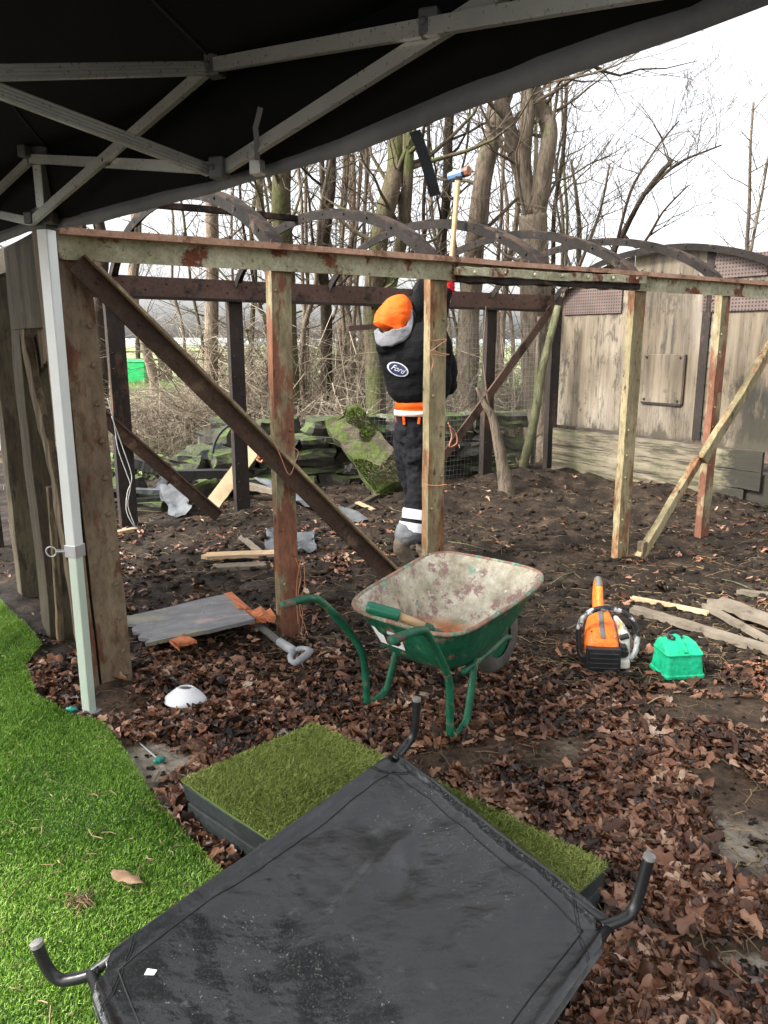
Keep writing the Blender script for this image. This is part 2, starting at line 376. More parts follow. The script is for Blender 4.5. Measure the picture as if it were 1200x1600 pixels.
M['bin'] = simple('green_bin_plastic', (.010, .36, .10), (.018, .46, .14), 4, (.4, .55), .05, 50)
M['yellow'] = simple('yellow_paint', (.6, .40, .03), (.7, .5, .05), 4, (.5, .6), .05, 50)
M['paper'] = simple('white_scrap', (.75, .75, .75), (.85, .85, .85), 4, (.5, .6), .05, 50)
def vinyl():
    m = NT('black_vinyl_fabric')
    c = m.ramp(m.noise(3, 5, .6), [(.35, (.013, .0135, .014)), (.65, (.020, .021, .022))])
    d = m.ramp(m.noise(14, 10, .75, (1, 1, 1), (3, 3, 3)), [(.60, 0.0), (.74, .55)]); c = m.mix(d, c, (.15, .145, .135))
    s = m.ramp(m.noise(95, 4, .7), [(.64, 0.0), (.68, .9)])
    big = m.ramp(m.noise(3.5, 4, .6, (1, 1, 1), (8, 1, 0)), [(.50, 0.0), (.62, 1.0)])
    mm = m.n('ShaderNodeMath', operation='MULTIPLY'); m.l(s, mm.inputs[0]); m.l(big, mm.inputs[1]); c = m.mix(mm.outputs[0], c, (.34, .33, .29))
    wet = m.noise(2.2, 4, .5, (1, 1, 1), (1, 5, 2)); r = m.ramp(wet, [(.35, .22), (.65, .36)])
    drop = m.ramp(m.noise(210, 2, .5), [(.60, 0.0), (.68, 1.0)])
    b = m.bump(m.noise(260, 2, .5), .12, .0015); b = m.bump(drop, .35, .0015, b); b = m.bump(m.noise(9, 5, .6), .35, .015, b); b = m.bump(m.noise(3.2, 4, .5, (1, 1.7, 1)), .5, .05, b)
    return m.done(c, r, b, spec=.75)
M['vinyl'] = vinyl()
M['black_tube'] = simple('black_lacquered_tube', (.010, .010, .011), (.02, .02, .021), 8, (.25, .4), .15, 60)
M['tube_cap'] = simple('worn_tube_end', (.16, .15, .14), (.26, .25, .24), 20, (.5, .7), .15, 60)
M['base_black'] = patchy('black_foam_side', ((.018, .022, .022), (.035, .042, .042)), ((.10, .11, .105), (.16, .17, .16)), .66, 7, .6, gthr=.75)
def blade_mat(name, stops, rough=.5, coordscale=1.2):
    m = NT(name); g = m.n('ShaderNodeNewGeometry'); big = m.noise(coordscale, 4, .6)
    a = m.n('ShaderNodeMath', operation='MULTIPLY_ADD'); m.l(g.outputs['Random Per Island'], a.inputs[0]); a.inputs[1].default_value = .62
    s = m.n('ShaderNodeMath', operation='MULTIPLY_ADD'); m.l(big, s.inputs[0]); s.inputs[1].default_value = 1.3; s.inputs[2].default_value = -.46
    m.l(s.outputs[0], a.inputs[2]); c = m.ramp(a.outputs[0], stops)
    return m.done(c, rough, spec=.3)
M['turf'] = blade_mat('bright_turf_blades', [(.05, (.035, .10, .014)), (.35, (.13, .27, .03)), (.68, (.27, .45, .07)), (1, (.50, .64, .20))])
M['turf2'] = blade_mat('olive_turf_blades', [(.1, (.08, .12, .025)), (.4, (.22, .28, .055)), (.75, (.38, .43, .12)), (1, (.60, .56, .28))])
M['turf_back'] = simple('turf_backing', (.02, .06, .012), (.04, .10, .02), 40, (.8, .9), .3, 90)
M['turf_back2'] = simple('olive_turf_backing', (.06, .09, .02), (.11, .15, .035), 40, (.8, .9), .3, 90)
M['leaf'] = blade_mat('dead_leaves', [(.0, (.010, .007, .005)), (.25, (.032, .018, .012)), (.45, (.085, .038, .022)), (.60, (.18, .078, .042)), (.74, (.29, .145, .085)), (.88, (.42, .27, .18)), (1, (.60, .47, .36))], .30, 2.6)
M['straw'] = blade_mat('straw_and_twigs', [(.0, (.05, .03, .018)), (.4, (.13, .085, .045)), (.75, (.27, .19, .10)), (1, (.48, .36, .20))], .7)
M['bramble'] = blade_mat('bramble_canes', [(.0, (.06, .048, .034)), (.35, (.14, .11, .075)), (.7, (.30, .25, .18)), (1, (.50, .43, .33))], .7, .5)
M['ivy'] = blade_mat('ground_ivy', [(.0, (.03, .055, .015)), (.4, (.07, .12, .03)), (.75, (.14, .21, .06)), (1, (.30, .38, .16))], .5)
M['grass_far'] = blade_mat('rough_grass', [(.0, (.05, .09, .02)), (.5, (.12, .2, .05)), (1, (.25, .33, .12))], .6)
def bark(name, a, b, moss=.5, mossc=(.10, .115, .04)):
    m = NT(name); c = m.ramp(m.noise(9, 8, .7, (1, 1, .3)), [(.3, a), (.7, b)])
    k = m.ramp(m.noise(3, 7, .7, (1, 1, .5), (4, 4, 1)), [(moss, 0.0), (moss+.14, .85)]); c = m.mix(k, c, mossc)
    ck = m.ramp(m.noise(34, 10, .8, (1, 1, .22), (2, 2, 9)), [(.34, (.35, .33, .31)), (.5, (1, 1, 1)), (.7, (1.3, 1.28, 1.25))]); c = m.mix(1.0, c, ck, 'MULTIPLY')
    return m.done(c, .95, m.bump(m.noise(30, 8, .7, (1, 1, .25)), 1.0, .04), spec=.15)
M['bark_pale'] = bark('pale_bark', (.16, .12, .085), (.34, .27, .20), .58)
M['bark_mossy'] = bark('mossy_bark', (.07, .055, .035), (.16, .125, .085), .46)
M['bark_dark'] = bark('dark_bark', (.035, .027, .02), (.085, .065, .048), .58, (.07, .085, .03))
M['bark_brown'] = bark('brown_bark', (.10, .08, .058), (.27, .215, .16), .58)
M['twig'] = blade_mat('bare_twigs', [(.0, (.035, .026, .02)), (.5, (.10, .075, .055)), (1, (.22, .17, .12))], .8, .3)
M['green_pole'] = bark('algae_green_pole', (.10, .10, .055), (.26, .26, .15), .55, (.16, .2, .06))
def stone_mat():
    m = NT('mossy_stone'); g = m.n('ShaderNodeNewGeometry')
    c = m.ramp(g.outputs['Random Per Island'], [(.0, (.022, .020, .016)), (.5, (.055, .050, .040)), (.85, (.11, .10, .085)), (1, (.20, .19, .17))])
    n1 = m.ramp(m.noise(14, 8, .7), [(.3, (.5, .5, .5)), (.7, (1.2, 1.2, 1.2))]); c = m.mix(1.0, c, n1, 'MULTIPLY')
    sx = m.n('ShaderNodeSeparateXYZ'); m.l(g.outputs['Normal'], sx.inputs[0])
    nn = m.noise(4, 7, .7)
    a = m.n('ShaderNodeMath', operation='MULTIPLY_ADD'); m.l(sx.outputs['Z'], a.inputs[0]); a.inputs[1].default_value = .16; m.l(nn, a.inputs[2])
    k = m.ramp(a.outputs[0], [(.54, 0.0), (.68, .9)])
    mo = m.ramp(m.noise(20, 6, .7), [(.3, (.03, .05, .010)), (.7, (.10, .15, .025))]); c = m.mix(k, c, mo)
    return m.done(c, .9, m.bump(m.noise(25, 8, .7), .8, .02))
M['stone'] = stone_mat()
def moss_slab():
    m = NT('mossy_rotten_wood'); c = m.ramp(m.noise(5, 9, .75, (1.5, 1.5, 4)), [(.3, (.025, .019, .012)), (.5, (.075, .058, .04)), (.7, (.17, .14, .10))])
    k = m.ramp(m.noise(3.2, 7, .65, (1, 1, 1), (2, 1, 5)), [(.47, 0.0), (.55, 1.0)])
    mo = m.ramp(m.noise(25, 6, .7), [(.3, (.035, .050, .010)), (.7, (.11, .145, .028))]); c = m.mix(k, c, mo)
    b = m.bump(m.noise(60, 6, .8), .7, .02); return m.done(c, .95, m.bump(k, .5, .02, b))
M['moss_slab'] = moss_slab()
M['moss'] = blade_mat('moss_tufts', [(.0, (.03, .045, .010)), (.5, (.10, .14, .025)), (1, (.22, .28, .06))], .8)
# cloth
def cloth(name, a, b, rough=.85, bs=500, bigb=.5):
    m = NT(name); c = m.ramp(m.noise(6, 5, .6), [(.3, a), (.7, b)])
    bb = m.bump(m.noise(bs, 2, .5), .15, .001); bb = m.bump(m.noise(7, 4, .55, (1, 1, 2.2)), bigb, .03, bb)
    return m.done(c, rough, bb, spec=.15)
M['hoodie'] = cloth('black_hoodie_cloth', (.0035, .0035, .004), (.007, .007, .008))
M['lining'] = cloth('grey_marl_lining', (.13, .13, .135), (.21, .21, .22))
M['trousers'] = cloth('black_work_trousers', (.006, .006, .008), (.014, .014, .017))
M['knee_grey'] = cloth('grey_trouser_hem', (.085, .088, .095), (.16, .165, .17))
M['orange_cloth'] = cloth('fluorescent_orange_cloth', (.85, .10, .010), (.92, .15, .018), .7)
M['pale_hem'] = cloth('pale_hem', (.75, .50, .42), (.85, .62, .54), .7)
M['reflective'] = simple('reflective_tape', (.55, .56, .60), (.72, .73, .76), 20, (.35, .5), .3, 150)
M['boot'] = simple('muddy_boot', (.06, .045, .03), (.15, .115, .08), 14, (.7, .9), .5, 40)
M['skin'] = simple('skin', (.42, .24, .17), (.5, .3, .21), 10, (.5, .6), .1, 90)
M['glove'] = cloth('red_glove', (.55, .015, .02), (.7, .03, .035))
M['navy'] = simple('navy_print', (.012, .02, .07), (.016, .026, .09), 10, (.6, .7), .1, 90)
M['white_print'] = simple('white_print', (.62, .62, .64), (.72, .72, .74), 10, (.6, .7), .1, 90)
M['blue_steel'] = simple('blue_painted_steel', (.10, .20, .36), (.16, .28, .46), 10, (.4, .5), .1, 90)
M['red_steel'] = simple('rusty_hammer_face', (.20, .06, .03), (.32, .12, .06), 20, (.5, .7), .2, 90)
M['mesh_wire'] = simple('galvanised_wire', (.22, .22, .21), (.36, .36, .35), 20, (.4, .6), .1, 90, metal=.5)
def ground_mat():
    m = NT('damp_soil'); at_ = m.n('ShaderNodeAttribute'); at_.attribute_name = 'cover'
    sp = m.n('ShaderNodeSeparateColor'); m.l(at_.outputs['Color'], sp.inputs[0])
    c = m.ramp(m.noise(5, 12, .72), [(.3, (.007, .0048, .0033)), (.5, (.025, .017, .011)), (.72, (.10, .069, .046))])
    c2 = m.ramp(m.noise(60, 8, .75), [(.35, (.65, .65, .65)), (.7, (1.5, 1.45, 1.4))]); c = m.mix(1.0, c, c2, 'MULTIPLY')
    pale = m.ramp(m.noise(30, 10, .75), [(.3, (.20, .165, .125)), (.7, (.52, .46, .37))])
    def mask(ch, lo=.42, hi=.62):
        a = m.n('ShaderNodeMath', operation='MULTIPLY_ADD'); m.l(sp.outputs[ch], a.inputs[0]); a.inputs[1].default_value = 1.0
        nn = m.n('ShaderNodeMath', operation='MULTIPLY_ADD'); m.l(m.noise(6, 8, .7), nn.inputs[0]); nn.inputs[1].default_value = .9; nn.inputs[2].default_value = -.45
        m.l(nn.outputs[0], a.inputs[2]); return m.ramp(a.outputs[0], [(lo, 0.0), (hi, 1.0)])
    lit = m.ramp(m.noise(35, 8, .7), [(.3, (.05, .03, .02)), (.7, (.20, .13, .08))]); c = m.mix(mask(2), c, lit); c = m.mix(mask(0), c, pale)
    gr = m.ramp(m.noise(3, 8, .7), [(.3, (.10, .17, .045)), (.7, (.24, .34, .11))]); c = m.mix(mask(1), c, gr)
    r = m.ramp(m.noise(4, 6, .6, (1, 1, 1), (3, 3, 0)), [(.35, .42), (.6, .85)])
    b = m.bump(m.noise(22, 10, .75), .9, .03); b = m.bump(m.noise(110, 6, .7), .6, .006, b)
    return m.done(c, r, b, spec=.25)
M['ground'] = ground_mat()
M['track'] = simple('wet_gravel_track', (.20, .18, .175), (.40, .37, .37), 2.2, (.25, .7), .5, 12, bd=.02)
M['field'] = simple('pale_meadow', (.20, .25, .10), (.30, .35, .16), .3, (.8, .9), .2, 2)
M['hill'] = simple('distant_wooded_hill', (.26, .30, .30), (.34, .38, .38), .02, (.9, .95), .1, .3)  # blue-grey of distance haze mixed into the hill colour
# ---------------------------------------------------------------- wagon frame axes (s along the near side, w across, z up)
WA = at(160, 1080); WANG = math.radians(34.8)
WD = Vector((math.cos(WANG), math.sin(WANG), 0)); WN = Vector((-WD.y, WD.x, 0))
def WP(s, w, z=0.0): return WA+WD*s+WN*w+Vector((0, 0, z))
def wrel(p): q = Vector(p)-WA; return q.dot(WD), q.dot(WN)
def on_w(u, v, w):
    """point of the pixel's ray on the plane w=const, as (s, w, z)"""
    r = ray(u, v); o = Vector((0, 0, H)); t = (w-(o-WA).dot(WN))/r.dot(WN); p = o+r*t
    return Vector((wrel(p)[0], w, p.z))
def on_s(u, v, s):
    r = ray(u, v); o = Vector((0, 0, H)); t = (s-(o-WA).dot(WD))/r.dot(WD); p = o+r*t
    return Vector((s, wrel(p)[1], p.z))
# ---------------------------------------------------------------- ground
def sstep(a, b, x):
    t = min(1, max(0, (x-a)/(b-a))); return t*t*(3-2*t)
PLC = Vector((0.0, 1.75, 0))
def gz(x, y):
    s, w = wrel((x, y, 0))
    z = 0.022*noise.noise(Vector((x*1.1, y*1.1, 3)))
    dug = sstep(-.3, .5, w)*sstep(4.2, 2.4, w)*sstep(-.6, .4, s)*sstep(6.6, 5.9, s)
    z += dug*(.06*noise.fractal(Vector((x*2.2, y*2.2, 1)), 1.0, 2.0, 3)+.035*abs(noise.noise(Vector((x*9, y*9, 1)))))
    near = sstep(3.2, 2.2, y)
    z += (1-.6*near)*.010*noise.noise(Vector((x*9, y*9, 5)))
    z += .14*math.exp(-((s-4.9)/1.0)**2-((w-2.35)/.38)**2)*(1+.25*noise.noise(Vector((x*4, y*4, 9))))
    z += .10*math.exp(-((s-5.6)/.6)**2-((w-1.0)/.8)**2)
    z += dug*.05*noise.ridged_multi_fractal(Vector((x*1.7, y*1.7, 8)), .9, 2.1, 4, 1.0, 2.0)*.35
    z += .05*math.exp(-((s-1.4)/.5)**2-((w-2.2)/.35)**2)
    for (ps, pw_) in ((0, 0), (.935, 0), (1.86, 0), (3.53, 0), (4.5, 0), (1.0, 2.87), (2.0, 2.87), (4.88, 2.87), (5.87, 2.87)):
        q = (s-ps)**2+(w-pw_)**2
        if q < .2: z += .035*math.exp(-q/.016)*(1+.6*noise.noise(Vector((x*14, y*14, 2))))
    return z*sstep(40, 20, y)
def pale_at(x, y):
    v = 0.0
    for (u, vv, r, k) in ((245, 1195, .20, 1), (300, 1175, .14, .8), (1190, 1540, .12, 1.0), (1180, 1330, .30, .62), (1060, 1270, .20, .55), (870, 1170, .25, .45), (850, 950, .3, .4), (210, 1110, .2, .35), (1150, 1050, .3, .35)):
        p = at(u, vv); v = max(v, k*math.exp(-((x-p.x)**2+(y-p.y)**2)/(r*r)))
    return v
def axis(lo, hi, step, far, g=1.35):
    a = list(np.arange(lo, hi+1e-6, step)); d = step; x = lo
    left = []
    while x > -far: d *= g; x -= d; left.append(x)
    d = step; x = a[-1]; right = []
    while x < far: d *= g; x += d; right.append(x)
    return left[::-1]+a+right
gx = axis(-4.2, 6.0, .032, 420); gy = axis(.4, 9.6, .032, 420)
nx, ny = len(gx), len(gy)
gv = []; gc = []
for y in gy:
    for x in gx:
        gv.append((x, y, gz(x, y) if abs(x) < 30 and -5 < y < 42 else 0.0))
        grass = sstep(15, 19, y+.35*x) if x < 2 else sstep(13, 18, y)
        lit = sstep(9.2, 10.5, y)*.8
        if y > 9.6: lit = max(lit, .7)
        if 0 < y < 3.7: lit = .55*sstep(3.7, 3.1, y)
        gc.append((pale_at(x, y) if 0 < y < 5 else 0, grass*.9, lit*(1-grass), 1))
gv = np.array(gv, dtype=np.float32)
ii, jj = np.meshgrid(np.arange(nx-1), np.arange(ny-1)); k0 = (jj*nx+ii).ravel()
ground = fast_obj('ground', gv, np.stack([k0, k0+1, k0+nx+1, k0+nx], 1), M['ground'], smooth=True)
ca = ground.data.color_attributes.new('cover', 'FLOAT_COLOR', 'POINT'); ca.data.foreach_set('color', np.array(gc, dtype=np.float32).ravel())
setp(ground, kind='structure')
def G(u, v, dz=0.0):
    """the point of the ground seen at a pixel"""
    p = at(u, v)
    for _ in range(4): p = at(u, v, gz(p.x, p.y))
    return p+Vector((0, 0, dz))
def patch(name, pts, mat, z, n=1):
    mb = MB(); mb.add([(p.x, p.y, z) for p in pts], [tuple(range(len(pts)))]); o = mb.build(name, mat); return setp(o, kind='structure')
patch('track', [at(-900, 640), at(-300, 597), at(120, 592), at(172, 606), at(160, 640), at(172, 668), at(60, 692), at(-60, 735), at(-500, 800)], M['track'], .075)
patch('field', [V(-400, 34, 0), V(400, 34, 0), V(400, 415, 0), V(-400, 415, 0)], M['field'], .05)
mb = MB(); hp = []
for i in range(81):
    x = -420+i*10.5; h = 3.2+1.6*noise.noise(V(x*.006, 2, 0))+.8*noise.noise(V(x*.05, 2, 0)); hp.append((x, h))
vv = [(x, 330, -2) for x, h in hp]+[(x, 345, h) for x, h in hp]+[(x, 400, h*.8) for x, h in hp]
n_ = 81; mb.add(vv, [(r*n_+i, r*n_+i+1, (r+1)*n_+i+1, (r+1)*n_+i) for r in (0, 1) for i in range(80)])
setp(mb.build('hills', M['hill'], smooth=True), kind='structure')

# ---------------------------------------------------------------- wagon frame
wag = thing('wagon_frame', 'skeleton of an old railway wagon with riveted posts, arched roof hoops and a plywood end', 'wagon frame', WA, WANG)
RZ = 1.93; FZ = 2.0; FW = 2.87; NS = [0.0, .935, 1.86, 3.53, 4.5, 5.9]; FS = [0.0, 1.0, 2.0, 3.95, 4.88, 5.87]
def channel(w, d, t=.012): return [(-w/2, 0), (w/2, 0), (w/2, -d), (w/2-t, -d), (w/2-t, -t), (-w/2+t, -t), (-w/2+t, -d), (-w/2, -d)]
def post(s, w, z1, width, mat, out=-1, dep=.055, rivs=2, lean=0, seed=0, zb=-.4):
    mb = MB(); mb.sweep(channel(width, dep), [(s+lean, w, zb), (s, w, z1)], (0, out, 0), 0, .006, 14, None, seed)
    r = random.Random(seed); z = .15
    while z < z1-.1:
        if rivs == 1 or r.random() < .8: mb.rivet((s+width*.28*(1 if rivs == 1 else r.choice((-1, 1))), w+out*.002, z), (0, out, 0), .010, .009)
        z += .12+.06*r.random()
    return mb.build('post', mat, wag, bevel=.002)
# near side posts
mb = MB(); mb.sweep(channel(.135, .10), [(.07, -.005, -.1), (.02, -.005, RZ+.02)], (0, -1, 0), 0, .006, 16, None, 3)
mb.bar((-.035, .03, -.1), (-.075, .03, RZ), .05, .09, (0, -1, 0), 0, .008, 12, 5)
for i in range(11): mb.rivet((.10-.0035*i, -.008, .17+i*.155), (0, -1, 0), .013, .011)
mb.build('corner_post', M['brown_post'], wag, bevel=.002)
post(NS[1], 0, RZ-.03, .105, M['rust_post'], seed=2, lean=.0)
post(NS[2], -.005, RZ-.03, .115, M['cream_post'], seed=3)
post(NS[3], 0, RZ-.06, .115, M['cream_post'], seed=4)
post(NS[4], 0, RZ-.06, .105, M['rust_post'], seed=5)
post(NS[5], 0, RZ-.06, .105, M['cream_post'], seed=6)
# near top rail: web + top flange
mb = MB(); x0, x1 = -.03, 5.97
mb.sweep([(-.004, -.115), (.008, -.115), (.008, -.026), (-.004, -.026)], [(x0, -.015, RZ), (x1, -.015, RZ+.01)], (0, 0, 1), 0, .004, 40, None, 1)
mb.sweep([(-.03, -.026), (.055, -.026), (.055, 0), (-.03, 0)], [(x0, -.015, RZ), (x1, -.015, RZ+.01)], (0, 0, 1), 1, .004, 40, None, 1)
for i in range(30): mb.rivet((x0+.1+i*.2, -.045, RZ+.001), (0, 0, 1), .008, .02, 2)
for i in range(26): mb.rivet((x0+.13+i*.23, -.0235, RZ-.035-.04*(i % 2)), (0, -1, 0), .010, .008, 0)
mb.build('near_rail', [M['cream_rust'], M['rust_edge'], M['dark_steel']], wag)
# door rail hung below the near rail
a = on_w(712, 425, -.06); b = on_w(1008, 437, -.06)
mb = MB(); mb.bar(a, b, .035, .045, (0, 0, 1), 0, .012, 24, 8)
mb.bar(a+V(.03, .045, -.02), b+V(-.02, .045, -.03), .06, .055, (0, 0, 1), 1, .022, 24, 9)
for i in range(7): mb.rivet(a.lerp(b, (i+.5)/7)+V(0, -.022, 0), (0, -1, 0), .012, .01)
mb.build('door_rail', [M['cream_rust'], M['dark_steel']], wag, bevel=.003)
# far side
def far_post(s, width, mat, seed, lean=0): return post(s, FW, FZ-.02, width, mat, -1, .07, 2, lean, seed)
far_post(FS[1], .135, M['dark_steel'], 12); far_post(FS[2], .125, M['dark_steel'], 13)
far_post(FS[3], .11, M['dark_steel'], 14); far_post(FS[4], .13, M['dark_steel'], 15); far_post(FS[5], .15, M['dark_steel'], 16)
far_post(0, .13, M['dark_steel'], 17)
mb = MB()
mb.sweep([(-.01, -.15), (.02, -.15), (.02, 0), (-.01, 0)], [(-.05, FW, FZ), (5.9, FW, FZ)], (0, 0, 1), 0, .004, 30, None, 21)
mb.sweep([(-.04, -.17), (.06, -.17), (.06, -.152), (-.04, -.152)], [(-.05, FW, FZ), (5.9, FW, FZ)], (0, 0, 1), 1, .004, 30, None, 22)
for i in range(34): mb.rivet((.05+i*.17, FW-.021, FZ-.05-.05*(i % 2)), (0, -1, 0), .010, .008, 1)
mb.build('far_rail', [M['brown_far'], M['dark_steel']], wag)
# braces (angle iron: dark web below, light on the top flange painted as paler brown)
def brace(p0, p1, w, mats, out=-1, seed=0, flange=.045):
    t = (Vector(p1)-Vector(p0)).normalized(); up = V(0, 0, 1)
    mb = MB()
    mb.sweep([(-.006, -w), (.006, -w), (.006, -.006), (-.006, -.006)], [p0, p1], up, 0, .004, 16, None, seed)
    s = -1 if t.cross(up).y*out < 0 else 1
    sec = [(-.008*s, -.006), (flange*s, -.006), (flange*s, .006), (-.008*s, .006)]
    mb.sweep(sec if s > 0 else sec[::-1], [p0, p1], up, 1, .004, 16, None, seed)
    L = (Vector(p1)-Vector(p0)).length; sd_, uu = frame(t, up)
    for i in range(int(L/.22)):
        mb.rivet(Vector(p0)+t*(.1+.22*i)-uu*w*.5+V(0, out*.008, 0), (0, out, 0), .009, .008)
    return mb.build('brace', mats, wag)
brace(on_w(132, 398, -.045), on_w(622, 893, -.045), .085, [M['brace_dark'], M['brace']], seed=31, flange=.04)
p0 = on_w(1215, 520, -.07); p1 = on_w(1000, 872, -.07)
mb = MB(); mid = on_w(1098, 720, -.07)
mb.bar(p0, mid+(p0-mid).normalized()*.0, .075, .05, (0, -1, 0), 0, .012, 10, 33)
mb.build('brace', M['cream_post'], wag, bevel=.003)
mb = MB(); mb.bar(mid+V(-.02, .03, 0), p1, .06, .05, (0, -1, 0), 0, .012, 12, 34); mb.build('brace', M['cream_post'], wag, bevel=.003)
mb = MB(); mb.bar(on_w(1003, 845, -.06), on_w(1001, 885, -.06), .045, .05, (0, -1, 0), 0, .01, 3, 35); mb.build('bracket', M['timber_brown'], wag)
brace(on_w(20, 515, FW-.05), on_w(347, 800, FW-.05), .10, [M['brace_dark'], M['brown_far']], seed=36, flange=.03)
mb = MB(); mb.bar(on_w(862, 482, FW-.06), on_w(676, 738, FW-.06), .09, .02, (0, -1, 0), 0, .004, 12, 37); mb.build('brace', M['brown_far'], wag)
# roof hoops
def hoop(s0, s1, rise, mats, width=.05, dep=.05, w1=FW, seed=0):
    z0 = RZ-.02; z1 = FZ-.02; pts = []
    n = 30
    for i in range(n+1):
        t = i/n; a = math.pi*t
        k = (math.sin(a)**.62) if 0 < t < 1 else 0
        w_ = w1*(.5-.5*math.cos(a)*(.65+.35*abs(math.cos(a))) ) if True else w1*t
        pts.append(V(s0+(s1-s0)*w_/w1, w_, z0+(z1-z0)*t+rise*k))
    mb = MB(); jit = .004
    mb.sweep([(-width/2, -.010), (width/2, -.010), (width/2, 0), (-width/2, 0)], pts, (1, 0, 0.0), 0, jit, 1, None, seed)
    # web on the side of the flange
    mb.sweep([(-.006, -dep), (.006, -dep), (.006, -.010), (-.006, -.010)], pts, (1, 0, 0.0), 1, jit, 1, None, seed)
    return mb, pts
def hoop2(s0, s1, rise, mats, width=.05, dep=.055, seed=0, crest=None):
    """curved T-bar: flange on the outside of the curve, web hanging inwards"""
    pts = []; n = 32; z0 = RZ-.02; z1 = FZ-.02
    Rr = ((FW/2)**2+rise**2)/(2*rise); a0 = math.asin(FW/2/Rr)
    for i in range(n+1):
        a = -a0+2*a0*i/n; w_ = FW/2+Rr*math.sin(a); zz = Rr*math.cos(a)-(Rr-rise); t = w_/FW
        zz = rise*(max(zz, 0)/rise)**.8
        pts.append(V(s0+(s1-s0)*t, w_, z0+(z1-z0)*t+zz))
    mb = MB(); N = len(pts); rr = random.Random(seed)
    for sec, mi in (([(-width/2, -.011), (width/2, -.011), (width/2, 0), (-width/2, 0)], 0), ([(-width/2, -dep), (-width/2+.010, -dep), (-width/2+.010, -.011), (-width/2, -.011)], 1)):
        vs_ = []; k = 4
        for i, p in enumerate(pts):
            t = (pts[min(i+1, N-1)]-pts[max(i-1, 0)]).normalized(); u = V(1, 0, 0).cross(t); u.normalize()
            if u.z < 0: u = -u
            off = noise.noise_vector(p*1.5+V(seed, 0, 0))*.008
            for a, b in sec: vs_.append(p+off+V(1, 0, 0)*a+u*b)
        fs = [(i*k+j, i*k+(j+1) % k, (i+1)*k+(j+1) % k, (i+1)*k+j) for i in range(N-1) for j in range(k)]
        fs += [tuple(range(k)), tuple(range((N-1)*k, N*k))]
        mb.add(vs_, fs, mi)
    for i in range(2, N-2, 3):
        mb.rivet(pts[i]+V(-width/2-.001, 0, -.03), (-1, 0, 0), .009, .008, 1)
    return mb.build('hoop', mats, wag)
HN = [0.02, .94, 1.86, 2.67, 3.51, 4.46, 5.80]; HF = [0.0, 1.0, 2.02, 2.92, 3.86, 4.87, 5.80]
HR = [.42, .42, .40, .41, .40, .42, .46]
for k in range(7):
    hoop2(HN[k], HF[k], HR[k], [M['hoop'], M['hoop_dark']] if k in (1, 2, 3, 4, 5) else [M['hoop_dark'], M['hoop_dark']], .068, .060, 40+k)
mb = MB(); mb.bar((.97, FW/2+.25, RZ+.405), (1.95, FW/2+.2, RZ+.40), .05, .035, (0, 0, 1), 0, .006, 10, 50); mb.build('ridge_bar', M['hoop'], wag)
# plywood end (plane s = 5.87)
ES = 5.87
def e(u, v): return on_s(u, v, ES)
def eslab(name, pts, th, mat, ds=0.0, bevel=0, parent=wag):
    q = [Vector((ES+ds, p.y, p.z)) for p in pts]
    mb = MB(); mb.slab(q, th, 0, Vector((-1, 0, 0)) if False else None) if False else None
    k = len(q); back = [p+V(th, 0, 0) for p in q]
    mb = MB(); mb.add(q+back, [tuple(range(k)), tuple(range(k, 2*k))[::-1]]+[(i, (i+1) % k, (i+1) % k+k, i+k) for i in range(k)])
    return mb.build(name, mat, parent, bevel=bevel)
def rect(w0, w1, z0, z1): return [V(0, w0, z0), V(0, w1, z0), V(0, w1, z1), V(0, w0, z1)]
def archz(w):
    rise = .45; Rr = ((FW/2)**2+rise**2)/(2*rise); x = w-FW/2; q = math.sqrt(max(Rr*Rr-x*x, 0))-(Rr-rise)
    return RZ+.0+rise*(max(q, 0)/rise)**.8+(FZ-RZ)*w/FW-.05
pw = [FW-.06, e(979, 600).y, e(1088, 600).y, e(1104, 600).y, .03]
zb = e(900, 668).z
def gable(w0, w1, z0):
    n = 10; pts = [V(0, w0, z0), V(0, w1, z0)]
    for i in range(n+1):
        w_ = w1+(w0-w1)*i/n; pts.append(V(0, w_, archz(w_)))
    return pts
eslab('panel', gable(pw[1]+.012, pw[0], zb+.01), .02, M['plywood'], 0.0)
eslab('panel', gable(pw[2]-.02, pw[1]-.004, zb-.005), .02, M['plywood'], .004)
eslab('panel', gable(.03, pw[3]+.01, zb-.02), .02, M['plywood'], .002)
mb = MB(); mb.box((ES-.008, (pw[2]+pw[3])/2, (zb+archz(pw[3]))/2), (.02, abs(pw[2]-pw[3])*.8, archz(pw[3])-zb-.02))
for i in range(12): mb.rivet((ES-.019, pw[3]+.01, zb+.1+i*.15), (-1, 0, 0), .012, .01)
mb.build('joint_strip', M['dark_steel'], wag)
mb = MB(); mb.box((ES-.006, pw[1]+.008, (zb+RZ)/2+.1), (.014, .028, RZ-zb+.25))
for i in range(12): mb.rivet((ES-.014, pw[1]+.008, zb+.1+i*.14), (-1, 0, 0), .008, .006)
mb.build('joint_strip', M['plywood'], wag)
# perforated vent plates
def perf(a, b, ds, rows, cols):
    w0, w1 = a.y, b.y; z0, z1 = b.z, a.z
    mb = MB(); mb.box((ES+ds, (w0+w1)/2, (z0+z1)/2), (.012, abs(w0-w1), abs(z1-z0))); o = mb.build('vent_plate', M['perf'], wag, bevel=.002)
    mb = MB()
    return mb.build('vent_plate', M['perf'], wag, bevel=.002)
perf(e(884, 451), e(972, 489), -.012, 5, 15); perf(e(1100, 455), e(1215, 484), -.012, 4, 17)
perf(e(1105, 402), e(1200, 430), -.010, 5, 14)
